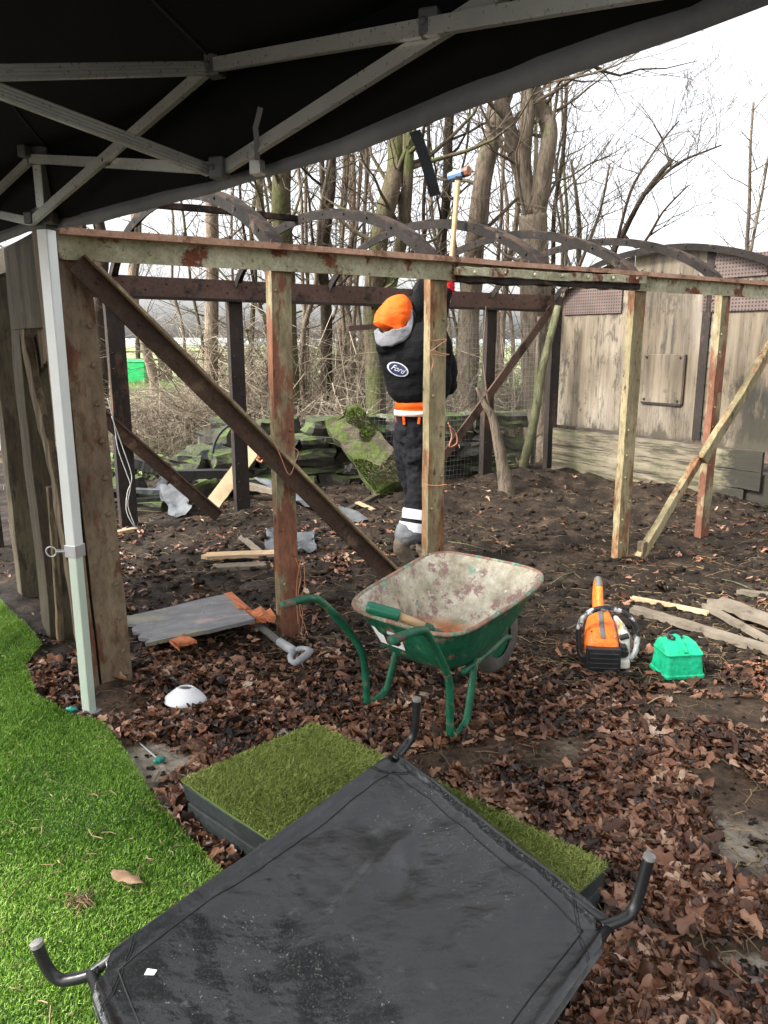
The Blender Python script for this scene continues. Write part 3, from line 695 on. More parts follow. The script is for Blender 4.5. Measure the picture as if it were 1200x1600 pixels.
# inspection plate with catch and bolts
a, b = e(1008, 553), e(1065, 632)
mb = MB(); mb.box((ES-.012, (a.y+b.y)/2, (a.z+b.z)/2), (.018, abs(a.y-b.y), abs(a.z-b.z)))
o = mb.build('hatch', M['plywood'], wag, bevel=.006)
mb = MB()
mb.bar((ES-.01, a.y, b.z-.006), (ES-.01, b.y, b.z-.006), .012, .022); mb.build('hatch_trim', M['dark_steel'], o); mb = MB(); mb.bar((ES-.01, b.y-.006, b.z), (ES-.01, b.y-.006, a.z), .012, .02)
mb.build('hatch_trim', M['dark_steel'], o)
for yy in (a.y-.04, b.y+.04):
    for zz in (a.z-.03, b.z+.03): mb = MB(); mb.rivet((ES-.022, yy, zz), (-1, 0, 0), .014, .012); mb.build('bolt', M['dark_steel'], o)
# rotten horizontal planks at the foot
def ragged(w0, w1, z0, z1, seed, rag=.02, n=26):
    r = random.Random(seed); pts = [V(0, w0+(w1-w0)*i/n, z0+rag*(r.random()-.5)) for i in range(n+1)]
    return pts+[V(0, w1+(w0-w1)*i/n, z1+rag*.5*(r.random()-.5)) for i in range(n+1)]
zs = [e(900, 672).z, e(900, 698).z, e(900, 722).z, -.05]
for i in range(3): eslab('plank', ragged(.35 if i < 2 else .5, FW-.03, zs[i+1]+.006, zs[i], 60+i, .02), .035, M['rotten_plank'], -.03+.004*i)
eslab('plank', ragged(.02, .9, -.05, .34, 66, .10), .03, M['rotten_plank'], .02)
# left end: stanchions, hanging boards, top panel (plane s = 0)
def l_(u, v, s=-.03): return on_s(u, v, s)
a, b = l_(22, 372, -.06), l_(82, 511, -.06)
mb = MB(); mb.box((-.06, (a.y+b.y)/2+.1, (b.z+RZ)/2), (.03, abs(a.y-b.y)+.2, RZ-b.z)); mb.build('panel', M['timber_green'], wag, bevel=.002)
mb = MB(); q0 = l_(28, 500); q1 = l_(72, 1000, -.03)
mb.sweep([(-.11, -.06), (.11, -.06), (.11, .06), (-.11, .06)], [(0, .84, -.1), (0, .86, RZ-.05)], (-1, 0, 0), 0, .01, 12, None, 71); mb.build('stanchion', M['timber_green'], wag, bevel=.004)
mb = MB(); mb.sweep([(-.08, -.05), (.08, -.05), (.08, .05), (-.08, .05)], [(0, 1.62, -.1), (0, 1.66, RZ-.05)], (-1, 0, 0), 0, .01, 12, None, 72); mb.build('stanchion', M['timber_green'], wag, bevel=.004)
mb = MB(); mb.sweep([(-.05, -.015), (.05, -.015), (.05, .015), (-.05, .015)], [l_(30, 470, -.05), l_(80, 720, -.05), l_(135, 1060, -.05)], (-1, 0, 0), 0, .015, 14, None, 73); mb.build('broken_board', M['timber_brown'], wag, bevel=.003)
mb = MB(); mb.sweep([(-.022, -.015), (.022, -.015), (.022, .015), (-.022, .015)], [l_(78, 760, -.02), l_(95, 1000, -.02)], (-1, 0, 0), 0, .01, 10, None, 74); mb.build('broken_board', M['timber_brown'], wag, bevel=.003)
mb = MB(); mb.bar((0, 0, RZ-.05), (0, FW, FZ-.05), .05, .12, (0, 0, 1), 0, .01, 14, 75); mb.build('end_rail', M['timber_green'], wag)
mb = MB(); mb.bar((-.01, .15, 1.56), (-.01, .95, 1.36), .02, .16, (0, 0, 1), 0, .012, 8, 76); mb.build('broken_board', M['timber_brown'], wag)
mb = MB(); mb.bar(on_w(545, 514, FW-.1), on_w(606, 508, FW-.1), .03, .045, (0, 0, 1), 0, .01, 6, 77); mb.build('bracket', M['brown_far'], wag)

# ---------------------------------------------------------------- gazebo
GP = at(140, 1115); GE = V(.70, -.714, 0).normalized(); GI = V(-GE.y*-1, 0, 0)
GI = V(-.714, -.70, 0).normalized()                     # inwards, towards the camera's left
GLOC = GP.copy()
gaz = thing('gazebo', 'black pop-up gazebo overhead with aluminium scissor trusses and a pale leg', 'gazebo', GLOC)
def gp(t, i, z): return GE*t+GI*i+V(0, 0, z)
LEGTOP = 2.0
# leg
mb = MB(); a = V(0, 0, 0); 
R45 = Matrix.Rotation(math.radians(-20), 3, 'Z')
mb.box((0, 0, 1.33), (.047, .047, 1.28), R45); mb.build('leg', M['alu_leg'], gaz, bevel=.004)
mb = MB(); mb.box((0, 0, .35), (.040, .040, .70), R45); mb.build('leg', M['alu_green'], gaz, bevel=.004)
mb = MB(); mb.box((0, 0, 2.05), (.038, .038, .20), R45); mb.build('leg', M['alu'], gaz, bevel=.003)
mb = MB(); mb.box((0, 0, .006), (.07, .07, .012), R45); mb.build('foot', M['steel'], gaz, bevel=.002)
mb = MB(); mb.box((0, 0, .70), (.055, .055, .05), R45); mb.tube([(-.03, -.01, .70), (-.065, -.015, .70)], .008)
mb.tube([V(-.085, -.02, .70)+V(.020*math.cos(a_), 0, .020*math.sin(a_)) for a_ in [i*math.pi/8 for i in range(17)]], .0035, 6)
mb.build('clamp', M['steel'], gaz, bevel=.003)
for (zz, h_) in ((1.93, .07), (2.15, .08)):
    mb = MB(); mb.box((0, 0, zz), (.062, .062, h_), R45)
    mb.box(GE*.045+V(0, 0, zz), (.05, .035, .04), R45); mb.box(GE*-.045+V(0, 0, zz), (.05, .035, .04), R45); mb.box(GI*.045+V(0, 0, zz), (.035, .05, .04), R45)
    mb.build('joint', M['grey_plastic'], gaz, bevel=.004)
def ribbed(p0, p1, h=.029, w=.015):
    sec = []
    for k in range(4):
        y = -h/2+h*k/4
        sec += [(-w/2, y), (-w/2, y+h/4*.55), (-w/2+.004, y+h/4*.62), (-w/2+.004, y+h/4*.95)]
    sec = sec+[(-w/2, h/2), (w/2, h/2), (w/2, -h/2)]
    mb = MB(); mb.sweep(sec[::-1], [p0, p1], (0, 0, 1)); return mb.build('truss_bar', M['alu'], gaz)
def node(p, s=.05):
    mb = MB(); mb.box(p, (s*.8, s*.8, s), R45); mb.rivet(p+GI*s*.45, GI, .009, .006); mb.rivet(p-GI*s*.45, -GI, .009, .006); mb.build('joint', M['grey_plastic'], gaz, bevel=.005)
ZT, ZL = 2.12, 1.92
i0 = .03
def span(t0, t1, ta, za, zb_, tc, zc, zd):
    pass
Mt = 1.2
ribbed(gp(0, i0, ZT+.01), gp(Mt, i0, ZL)); ribbed(gp(0, i0+.018, ZL), gp(Mt, i0+.018, 2.15))
ribbed(gp(Mt, i0, ZL), gp(2.62, i0, 2.17)); ribbed(gp(Mt, i0+.018, 2.15), gp(2.62, i0+.018, 1.95))
node(gp(Mt+.0, i0+.01, ZL)); node(gp(Mt, i0+.01, 2.15)); node(gp(.6, i0+.01, 2.03), .028); node(gp(1.9, i0+.01, 2.06), .045)
ribbed(gp(0, i0, ZT+.01), gp(-1.25, i0, ZL)); ribbed(gp(0, i0+.018, ZL), gp(-1.25, i0+.018, 2.15))
node(gp(-1.25, i0+.01, ZL)); node(gp(-1.25, i0+.01, 2.15))
# inner truss from the middle of the side
ribbed(gp(Mt-.01, i0+.02, 2.145), gp(Mt-.01, 1.25, 1.86)); ribbed(gp(Mt-.035, i0+.02, ZL), gp(Mt-.035, 1.25, 2.12))
node(gp(Mt-.02, 1.25, 1.86)); node(gp(Mt-.02, 1.25, 2.12)); node(gp(Mt-.02, .64, 2.0), .03)
mb = MB(); mb.tube([gp(Mt-.02, 1.25, 1.8), gp(Mt-.02, 1.25, 2.85)], .018, 10); mb.build('peak_pole', M['alu'], gaz)
# canopy roof: grid, sagging between edge and peak
def edge_z(t): return 2.13-.012*abs(math.sin(math.pi*(t/2.62)))
def roof_z(t, i):
    k = min(1, max(0, i/1.25)) if i <= 1.25 else max(0, (2.5-i)/1.25)
    d = min(1, max(0.0, 1-abs(t-Mt)/2.6)); e_ = min(k, d*1.15)
    return edge_z(t)+.02+.75*e_+.006*noise.noise(V(t*3, i*3, 0))
ts = np.linspace(-2.6, 3.05, 76); is_ = np.linspace(-.02, 2.5, 40); vv = []; ff = []
for a_ in ts:
    for b_ in is_: vv.append(gp(a_, b_, roof_z(a_, b_)))
nb = len(is_)
for i in range(len(ts)-1):
    for j in range(nb-1): ff.append((i*nb+j, i*nb+j+1, (i+1)*nb+j+1, (i+1)*nb+j))
mb = MB(); mb.add(vv, ff); o = mb.build('canopy', M['canopy'], gaz, smooth=True); sm = o.modifiers.new('thick', 'SOLIDIFY'); sm.thickness = .0015
# hanging valance with a paler grey lower band: lower edge follows the photographed line
vl = [(-60, 398), (0, 380), (45, 362), (95, 356), (150, 350), (250, 322), (330, 303), (400, 281), (470, 262), (560, 236), (700, 181), (820, 140), (950, 97), (1080, 52), (1200, 6), (1330, -50), (1500, -130)]
inner = [(-60, 372), (0, 362), (45, 346), (100, 340), (150, 328), (250, 300), (330, 284), (400, 262), (470, 240), (560, 204), (700, 143), (820, 96), (950, 50), (1080, 8), (1200, -60), (1330, -130), (1500, -230)]
def on_edge(u, v, off=-.035):
    r = ray(u, v); o_ = V(0, 0, H); nn = -GI; p0_ = GLOC+GI*off
    t = (p0_-o_).dot(nn)/r.dot(nn); p = o_+r*t-GLOC; return p
lo = [on_edge(u, v) for u, v in vl]; hi = [on_edge(u, v) for u, v in inner]
up_ = [V(p.x, p.y, 2.175)+GI*.03 for p in lo]
def strip(a_, b_, mi=0, sub=6, mb=None, wav=.006):
    mb = mb or MB(); vs_ = []; n = len(a_)
    A_ = []; B_ = []
    for i in range(n-1):
        for k in range(sub): A_.append(a_[i].lerp(a_[i+1], k/sub)); B_.append(b_[i].lerp(b_[i+1], k/sub))
    A_.append(a_[-1]); B_.append(b_[-1])
    for p, q in zip(A_, B_): 
        w_ = GI*noise.noise(p*5)*wav; vs_ += [p+w_, q+w_*.6]
    mb.add(vs_, [(2*i, 2*i+1, 2*i+3, 2*i+2) for i in range(len(A_)-1)], mi); return mb
mb = strip(lo, [p+GI*-.0 for p in hi]); o = mb.build('hem', M['hem'], gaz, smooth=True, fix=False); sm = o.modifiers.new('thick', 'SOLIDIFY'); sm.thickness = .003; sm.offset = 0
mb = strip([p-V(0, 0, .004) for p in hi], up_, wav=.004); o = mb.build('valance', M['canopy'], gaz, smooth=True, fix=False); sm = o.modifiers.new('thick', 'SOLIDIFY'); sm.thickness = .0012; sm.offset = 0
# dangling straps
def ribbon(pts, w, mat, name, side=None, th=.0025):
    mb = MB(); mb.sweep([(-w/2, -th/2), (w/2, -th/2), (w/2, th/2), (-w/2, th/2)], pts, V(0.3, -1, .2)); return mb.build(name, mat, gaz, smooth=False)
ribbon([on_edge(648, 205, -.05), on_edge(655, 222, -.055), on_edge(668, 262, -.06), on_edge(676, 290, -.055), on_edge(680, 306, -.06)], .024, M['webbing'], 'strap')
ribbon([on_edge(402, 250, .03), on_edge(401, 215, .05), on_edge(399, 200, .06), on_edge(403, 185, .06), on_edge(407, 168, .07)], .012, M['hem'], 'strap')
mb = MB(); mb.box(on_edge(402, 262, .01), (.03, .03, .035), R45); mb.build('joint', M['alu'], gaz, bevel=.004)
# the gazebo's other legs, at the far corners of the long sides
for (t_, i_) in ((-2.5, 2.4),):
    if t_ > 0 and i_ > 0: continue
    mb = MB(); q = gp(t_, i_, 0); mb.box(q+V(0, 0, 1.0), (.045, .045, 2.1), R45)
    if t_ < 0 and i_ > 0 or t_ > 0: mb.build('leg', M['alu_leg'], gaz, bevel=.004)
# ---------------------------------------------------------------- trees
def branch(mb, p, d, L, r, seed_r, depth, up=.12, wig=.35, n=6, kids=4, twig_mb=None, sides=5, spread=.9):
    """a wandering limb and its side shoots"""
    pts = [p]; rs = [r]; d = d.normalized(); q = p
    for i in range(n):
        d = (d+V(seed_r.gauss(0, wig), seed_r.gauss(0, wig), seed_r.gauss(0, wig)+up)*.5).normalized()
        q = q+d*L/n; pts.append(q); rs.append(max(r*(1-(i+1)/n*.85), .0022))
    (mb if depth > 0 else twig_mb).tube(pts, rs, sides if depth > 0 else 3, cap=False)
    if depth >= 0 and kids:
        for k in range(kids):
            t = .2+.8*(k+seed_r.random())/kids; i = min(int(t*n), n-1); b = pts[i].lerp(pts[i+1], t*n-i)
            dd = (pts[i+1]-pts[i]).normalized()+V(seed_r.gauss(0, spread), seed_r.gauss(0, spread), seed_r.gauss(0, spread*.6)+.25)
            if depth > 0: branch(mb, b, dd, L*(.35+.35*seed_r.random()), rs[i]*.5, seed_r, depth-1, up, wig*1.1, max(3, n-1), kids, twig_mb, max(3, sides-1), spread)
            else: twig_mb.tube([b, b+dd.normalized()*L*.2+V(0, 0, .02), b+dd.normalized()*L*.42+V(seed_r.gauss(0, .05), seed_r.gauss(0, .05), .08)], [rs[i]*.6, .0032, .002], 3, cap=False)
def tree(label, stems, Y, mat, wid, seed, nb=9, bl=(1.0, 2.4), group=None, br=.02, depth=1, name='bare_tree', tmin=.25, fork=None, kids=4, cat='tree', rootflare=1.25):
    """stems: list of pixel paths (bottom first) at depth Y; wid: list of pixel widths for each stem"""
    r = random.Random(seed); base = atY(stems[0][0][0], stems[0][0][1], Y); base.z = gz(base.x, base.y)
    t = thing(name, label, cat, base, 0, group)
    tk = MB(); cr = MB()
    for si, st in enumerate(stems):
        P = [atY(u, v, Y+.25*math.sin(i*1.3+si)*(1 if i else 0)*(.6 if si else 1))-base for i, (u, v) in enumerate(st)]
        if si == 0: P[0].z = -.1
        # smooth
        Q = []; n = len(P)
        for i in range(n-1):
            p0_, p1_, p2_, p3_ = P[max(i-1, 0)], P[i], P[i+1], P[min(i+2, n-1)]
            for k in range(5):
                a = k/5; Q.append(.5*((2*p1_)+(p2_-p0_)*a+(2*p0_-5*p1_+4*p2_-p3_)*a*a+(3*p1_-p0_-3*p2_+p3_)*a**3))
        Q.append(P[-1]); N = len(Q)
        w0, w1 = wid[si]; rs = []
        for i in range(N):
            k = i/(N-1); ww = (w0+(w1-w0)*k)/F*Y*.5
            if si == 0 and i < 3: ww *= 1+(rootflare-1)*(3-i)/3
            ww *= 1+.12*noise.noise(Q[i]*2.3+V(seed, 0, 0)); rs.append(ww)
        Q = [q+noise.noise_vector(q*1.7+V(seed, si, 0))*.025 for q in Q]
        tk.tube(Q, rs, 10, cap=True)
        for k in range(nb):
            a = tmin+(1-tmin)*(k+r.random())/nb; i = min(int(a*(N-1)), N-2); b = Q[i]
            dd = V(r.gauss(0, 1), r.gauss(0, .6), .35+.5*r.random())
            branch(tk, b, dd, r.uniform(*bl), min(rs[i]*.45, br), r, depth, kids=kids, twig_mb=cr)
    tk.build('trunk', mat, t, smooth=True, fix=False)
    if cr.v: cr.build('crown', M['twig'], t, fix=False)
    return t
GT = 'bare trees behind the wagon frame'
tree('slender pale trunk with a dark foot rising behind the second left post', [[(325, 700), (328, 600), (332, 450), (330, 330), (328, 180), (326, -120)]], 11.2, M['bark_pale'], [(24, 15)], 1, group=GT)
tree('crooked pale little tree right beside the green bin', [[(243, 655), (239, 590), (228, 545), (217, 500), (205, 440), (212, 360), (200, 220)]], 15.5, M['bark_pale'], [(16, 9)], 2, nb=7, group=GT)
tree('mossy dark trunk directly behind the top of the red flaking post', [[(455, 690), (450, 560), (444, 420), (440, 300), (438, 150), (440, -150)]], 10.0, M['bark_mossy'], [(34, 24)], 3, group=GT, br=.03)
tree('thin dark trunk between the red flaking post and the mossy slab', [[(507, 660), (512, 560), (508, 480), (505, 400), (515, 300), (518, 220), (520, -100)]], 10.6, M['bark_dark'], [(20, 13)], 4, group=GT)
tree('thick mossy trunk with a second stem just left of the worker in the orange hat', [[(592, 680), (586, 560), (583, 470), (592, 380), (612, 300), (622, 215), (634, -100)], [(600, 480), (622, 400), (633, 330), (638, 240), (644, 60), (650, -120)]], 9.4, M['bark_mossy'], [(34, 24), (22, 14)], 5, group=GT, br=.03)
tree('dark straight trunk seen just left of the sledgehammer', [[(688, 680), (686, 500), (690, 380), (697, 300), (703, 190), (712, -60)]], 11.5, M['bark_dark'], [(16, 14)], 6, group=GT)
tree('pale leaning tree whose stem slants right beside the sledgehammer head', [[(728, 640), (732, 520), (738, 420), (748, 340), (758, 260), (775, 190), (800, 100), (830, -80)]], 10.5, M['bark_brown'], [(36, 20)], 7, group=GT, br=.03)
tree('big forked tree with three twisting stems behind the wire mesh', [[(846, 745), (842, 620), (838, 500), (836, 400), (832, 335)], [(832, 345), (814, 265), (792, 190), (775, 120), (770, -60)], [(830, 335), (819, 262), (826, 180), (822, 100), (830, -60)], [(838, 345), (850, 268), (857, 205), (840, 152), (822, 90), (815, -80)]], 9.9, M['bark_brown'], [(56, 40), (24, 16), (20, 15), (27, 18)], 8, nb=6, group=GT, br=.025)
tree('bare tree reaching up to the right in long dark limbs above the plywood end', [[(935, 520), (950, 430), (972, 368), (1005, 305), (1050, 250)], [(1010, 300), (1060, 255), (1128, 226)], [(975, 370), (1000, 385), (1035, 330), (1075, 290)], [(960, 400), (985, 300), (1020, 240), (1060, 190)]], 14, M['bark_dark'], [(11, 6), (6, 2), (6, 2), (5, 2)], 9, nb=9, bl=(.6, 1.7), group=GT, br=.012, tmin=.3)
tree('tall thin sapling against the white sky at the far right', [[(1166, 560), (1166, 470), (1167, 380), (1172, 270), (1177, 160)], [(1167, 420), (1185, 330), (1200, 250), (1210, 180)]], 13, M['bark_brown'], [(8, 3), (5, 2)], 10, nb=12, bl=(.5, 1.2), group=GT, br=.010, tmin=.1)
tree('dark ivy covered trunk seen between the two left end posts', [[(160, 640), (158, 560), (155, 480), (160, 400), (150, 300), (140, 100)]], 12.5, M['bark_dark'], [(20, 14)], 11, nb=7, group=GT)
tree('thin dark trunk behind the green bin', [[(215, 600), (216, 520), (213, 440), (218, 380), (220, 200)]], 29.5, M['bark_dark'], [(8, 5)], 12, nb=6, bl=(1.5, 3), group=GT)
tree('small many stemmed tree against the sky right of the three forked stems', [[(900, 560), (902, 440), (905, 360), (900, 300), (892, 250)], [(903, 420), (930, 350), (945, 300), (955, 255)], [(901, 440), (878, 370), (868, 310)]], 12, M['bark_brown'], [(10, 3), (6, 2), (6, 2)], 13, nb=10, bl=(.5, 1.3), group=GT, br=.010, tmin=.3)
tree('pale mossy trunk behind the red flaking post near its foot', [[(425, 690), (428, 600), (430, 520), (420, 420), (405, 300), (400, 100)]], 12.6, M['bark_mossy'], [(18, 10)], 14, nb=8, group=GT)
sap = 'thin bare sapling in the tangle behind the far rail'
for k in range(36):
    u = rnd.choice([rnd.uniform(250, 590), rnd.uniform(470, 600), rnd.uniform(640, 800)]) if k < 28 else rnd.uniform(700, 900); Yk = rnd.uniform(10, 16); w_ = rnd.uniform(5, 12); l_k = rnd.uniform(-50, 50)
    tree(sap, [[(u, 640), (u+rnd.gauss(0, 8), 540), (u+l_k*.35, 440), (u+l_k*.6+rnd.gauss(0, 8), 340), (u+l_k, 220), (u+l_k*1.3, 60)]], Yk, M[rnd.choice(['bark_brown', 'bark_dark', 'bark_mossy', 'bark_pale'])], [(w_, w_*.5)], 100+k, nb=9, bl=(.7, 2.0), group='saplings in the tangle', br=.012, kids=3, name='sapling', cat='sapling')
# overhanging branch: belongs to the big forked tree
r = random.Random(5)
bt = [o for o in bpy.data.objects if o.get('label', '').startswith('big forked')][0]
mb = MB(); tw = MB(); P = [atY(u, v, 9.7)-bt.location for u, v in ((820, 20), (870, 62), (910, 92), (945, 112), (968, 118), (1000, 108), (1040, 107), (1090, 95))]
mb.tube(P, [.03, .026, .022, .016, .013, .010, .007, .004], 6)
branch(mb, P[4], V(1, 0, -.1), .8, .006, r, 0, kids=3, twig_mb=mb); branch(mb, P[5], V(1, .2, .05), .9, .005, r, 0, kids=3, twig_mb=mb, up=0)
mb.build('hanging_branch', M['bark_dark'], bt, fix=False)
# green leaning pole and pale stump
b = G(812, 747); t = thing('leaning_pole', 'pale green pole leaning against the corner of the plywood end', 'pole', b)
mb = MB(); top = WP(5.8, FW+.12, 1.6); top = atY(872, 478, b.y+.15); mb.tube([V(0, 0, -.05), (top-b)*.33+V(.02, 0, .02), (top-b)*.66+V(-.02, 0, 0), top-b], [.052, .048, .043, .038], 10)
mb.tube([V(.03, 0, .3), V(.12, .02, .42), V(.24, .05, .49)], [.012, .01, .006], 6)
o = mb.build('leaning_pole', M['green_pole'], None, smooth=True); o.location = b; setp(o, t['label'], 'pole'); bpy.data.objects.remove(t); o.name = 'leaning_pole'
def bez0(P, k=6):
    Q = []
    for i in range(len(P)-1):
        a, b, c_, d_ = P[max(i-1, 0)], P[i], P[i+1], P[min(i+2, len(P)-1)]
        for q in range(k): t = q/k; Q.append(.5*(2*b+(c_-a)*t+(2*a-5*b+4*c_-d_)*t*t+(3*b-a-3*c_+d_)*t**3)+noise.noise_vector(b*3+V(t, 0, 0))*.01)
    return Q+[P[-1]]
def bezr(R_, k): return [R_[i]+(R_[i+1]-R_[i])*q/k for i in range(len(R_)-1) for q in range(k)]+[R_[-1]]
b = G(790, 752)
mb = MB(); P = [atY(u, v, b.y)-b for u, v in ((795, 785), (785, 725), (776, 680), (768, 650), (757, 632), (745, 605))]
mb.tube(bez0(P), bezr([.095, .06, .048, .040, .030, .015], 6), 10); mb.tube([P[2], P[2]+V(-.10, 0, .35), P[2]+V(-.15, .05, .75), P[2]+V(-.13, .05, 1.2)], [.014, .010, .008, .005], 6)
o = mb.build('tree_stump', M['bark_brown'], None, smooth=True); o.location = b; setp(o, 'pale splintered stump with thin shoots at the foot of the dark far post', 'stump')
# undergrowth: bramble canes, ivy, grass
def canes(name, n, area, hgt, mat, seed, rad=(.003, .007), label=None, dens=None):
    r = random.Random(seed); mb = MB()
    while n > 0:
        x, y = area(r)
        n -= 1; h = r.uniform(*hgt); a = r.uniform(0, 6.28); L = h*r.uniform(.3, 1.1); d = V(math.cos(a), math.sin(a), 0)
        z = gz(x, y); p = V(x, y, z-.02); side = V(r.gauss(0, .1), r.gauss(0, .1), 0)
        pts = [p+d*L*t_*t_+side*math.sin(t_*5)+V(0, 0, h*(t_*1.7-t_*t_*r.uniform(.75, 1.25))) for t_ in (0, .25, .5, .75, 1.0)]
        q = r.uniform(*rad); mb.tube(pts, [q, q*.9, q*.75, q*.6, q*.4], 3, cap=False)
        if r.random() < .5:
            c = pts[2]; mb.tube([c, c+V(r.gauss(0, .2), r.gauss(0, .2), r.uniform(0, .3)), c+V(r.gauss(0, .35), r.gauss(0, .3), r.uniform(0, .5))], [q*.6, q*.5, q*.3], 3, cap=False)
    o = mb.build(name, mat, fix=False); setp(o, label, None, None, 'stuff'); return o
def area_bg(r):
    y = r.uniform(9.2, 14.5); u = r.uniform(215, 880); k = (u-600)/F*1.02
    if u > 700: y = r.uniform(10.5, 15)
    return k*y, y
canes('brambles', 6000, area_bg, (.25, 1.1), M['bramble'], 3)
def area_th(r):
    y = r.uniform(10, 15.5); u = r.choice([r.uniform(300, 600), r.uniform(400, 870)]); return (u-600)/F*1.02*y, y
canes('thicket', 1500, area_th, (1.2, 2.5), M['bramble'], 13, (.003, .008))
def area_l(r):
    y = r.uniform(8.4, 11.5); return r.uniform(-4.6, -2.2)*y/9.5, y
canes('dry_grass', 1500, area_l, (.12, .45), M['bramble'], 5, (.002, .004))
def scatter_leaves(n, fn, size, seed, flat=.35, lobes=True):
    """numpy leaf cloud; fn(r) -> x,y,z ; returns V,F"""
    r = np.random.RandomState(seed); rr = random.Random(seed); Vt = []; Fc = []; base = 0
    temps = []
    for k in range(12):
        m = 15; a = np.linspace(0, 2*np.pi, m, endpoint=False)
        if lobes:
            rad = .38+.18*np.cos(a)**2+(.09 if k < 5 else .03)*np.sin(a*r.randint(3, 8)+r.uniform(0, 6))*(1-.3*np.cos(a))+r.uniform(-.085, .085, m)
        else: rad = .32+.2*np.cos(a)**2+r.uniform(-.03, .03, m)
        x = rad*np.cos(a)*1.25; y = rad*np.sin(a); z = r.uniform(.1, .55)*np.abs(y)+r.uniform(.1, .7)*y*y-.25*r.uniform(-1, 1.2)*x*x+r.uniform(-.08, .08, m)
        temps.append(np.vstack([[0, 0, -.02], np.stack([x, y, z], 1)]))
    m = 15; tri = np.array([(0, i+1, (i+1) % m+1) for i in range(m)])
    for i in range(n):
        p = fn(rr)
        if p is None: continue
        t = temps[r.randint(12)]; s = r.uniform(*size)*(1.35 if r.rand() < .07 else 1); a = r.uniform(0, 6.283); tx, ty = r.normal(0, flat, 2)
        R = Matrix.Rotation(a, 3, 'Z') @ Matrix.Rotation(tx, 3, 'X') @ Matrix.Rotation(ty, 3, 'Y')
        q = (t*s*np.array([1, r.uniform(.6, 1), r.choice([-1, 1])*r.uniform(.6, 1.8)])) @ np.array(R).T
        q[:, 2] -= q[:, 2].min()*.55; Vt.append(q+np.array(p)); Fc.append(tri+base); base += m+1
    return np.vstack(Vt), np.vstack(Fc)
def ivy_pos(r):
    if r.random() < .6: y = r.uniform(8.3, 13); x = r.uniform(-4.4, -2.2)*y/9.5
    else: y = r.uniform(9.5, 13.5); x = (r.uniform(250, 880)-600)/F*1.02*y
    return (x, y, gz(x, y)+r.random()**2*.22)
v_, f_ = scatter_leaves(2600, ivy_pos, (.05, .12), 21, .5, False); setp(fast_obj('ivy', v_, f_, M['ivy']), None, None, None, 'stuff')
def fg_pos(r):
    y = r.uniform(14, 30); x = (r.uniform(120, 300)-600)/F*1.02*y; return (x, y, gz(x, y))
mb = MB()
for i in range(2500):
    x, y, z = fg_pos(rnd); h = rnd.uniform(.06, .22); a = rnd.gauss(0, .06); w_ = .012; mb.add([(x-w_, y, z), (x+w_, y, z), (x+a, y+rnd.gauss(0, .05), z+h)], [(0, 1, 2)])
setp(mb.build('grass', M['grass_far'], fix=False), None, None, None, 'stuff')
# ---------------------------------------------------------------- far left: fence, bin, wheel
Yf = 30.0; fb = V(-10.0, Yf, 0)
fen = thing('wooden_fence', 'low dark post and rail fence along the meadow behind the green bin', 'fence', fb)
for i, u in enumerate((148, 172, 259, 300, 345, 395, 440)):
    p = atY(u, 600, Yf); mb = MB(); w_ = .5 if u == 259 else .22
    mb.bar(V(p.x, Yf, -.05)-fb, V(p.x+.03, Yf, 1.1 if u != 259 else 1.15)-fb, w_, .15, (0, -1, 0), 0, .02, 5, i); mb.build('post', M['timber_brown'], fen)
for z in (.45, .85, 1.15):
    mb = MB(); mb.bar(V(atY(120, 600, Yf).x, Yf-.1, z)-fb, V(atY(470, 600, Yf).x, Yf-.1, z+.03)-fb, .04, .07, (0, 0, 1), 0, .02, 14, int(z*9)); mb.build('rail', M['timber_brown'], fen)
bb = at(217, 598); bn = thing('wheelie_bin', 'bright green lidded bin on the grass beside a crooked tree', 'bin', V(bb.x, bb.y, 0))
k = bb.y/F
mb = MB(); mb.box((0, 0, 15*k), (25*k, 22*k, 30*k), None, 0, 1.16); mb.build('body', M['bin'], bn, bevel=.03)
mb = MB(); mb.box((0, 0, 32*k), (31*k, 27*k, 3*k)); mb.box((0, 0, 34.5*k), (28*k, 24*k, 2.5*k), None, 0, .85); mb.build('lid', M['bin'], bn, bevel=.03)
for sx_ in (-1, 1):
    mb = MB(); mb.lathe([(0, -.06), (.12, -.06), (.14, 0), (.12, .06), (0, .06)], (sx_*11*k, 10*k, .14), Matrix.Rotation(math.pi/2, 3, 'Y'), 16); mb.build('wheel', M['rubber'], bn)
c = atY(77, 577, 13.2); ty = thing('tyre', 'black tyre with a white ring and yellow star hub beside the gravel track', 'tyre', V(c.x, c.y, 0))
Ry = Matrix.Rotation(math.pi/2, 3, 'X'); c = V(0, 0, c.z)
mb = MB(); mb.lathe([(.20, -.09), (.30, -.10), (.34, -.06), (.35, 0), (.34, .06), (.30, .10), (.20, .09)], c, Ry, 28); mb.build('tread', M['rubber'], ty, smooth=True)
mb = MB(); mb.lathe([(.17, .10), (.21, .115), (.24, .11)], c, Ry, 28); mb.lathe([(.21, .112), (.215, .118), (.22, .112)], c, Ry, 28); mb.build('white_ring', M['white_print'], ty)
mb = MB(); ring = [V((.11 if i % 2 else .05)*math.cos(i*math.pi/5+.3), -.10, (.11 if i % 2 else .05)*math.sin(i*math.pi/5+.3))+c for i in range(10)]; mb.add(ring+[p+V(0, .04, 0) for p in ring], [tuple(range(10)), tuple(range(10, 20))[::-1]]+[(i, (i+1) % 10, (i+1) % 10+10, i+10) for i in range(10)]); mb.build('hub_star', M['yellow'], ty)
mb = MB(); mb.box(V(-.02, .12, c.z*.5), (.5, .12, c.z)); mb.build('stand', M['rubber'], ty, bevel=.02)
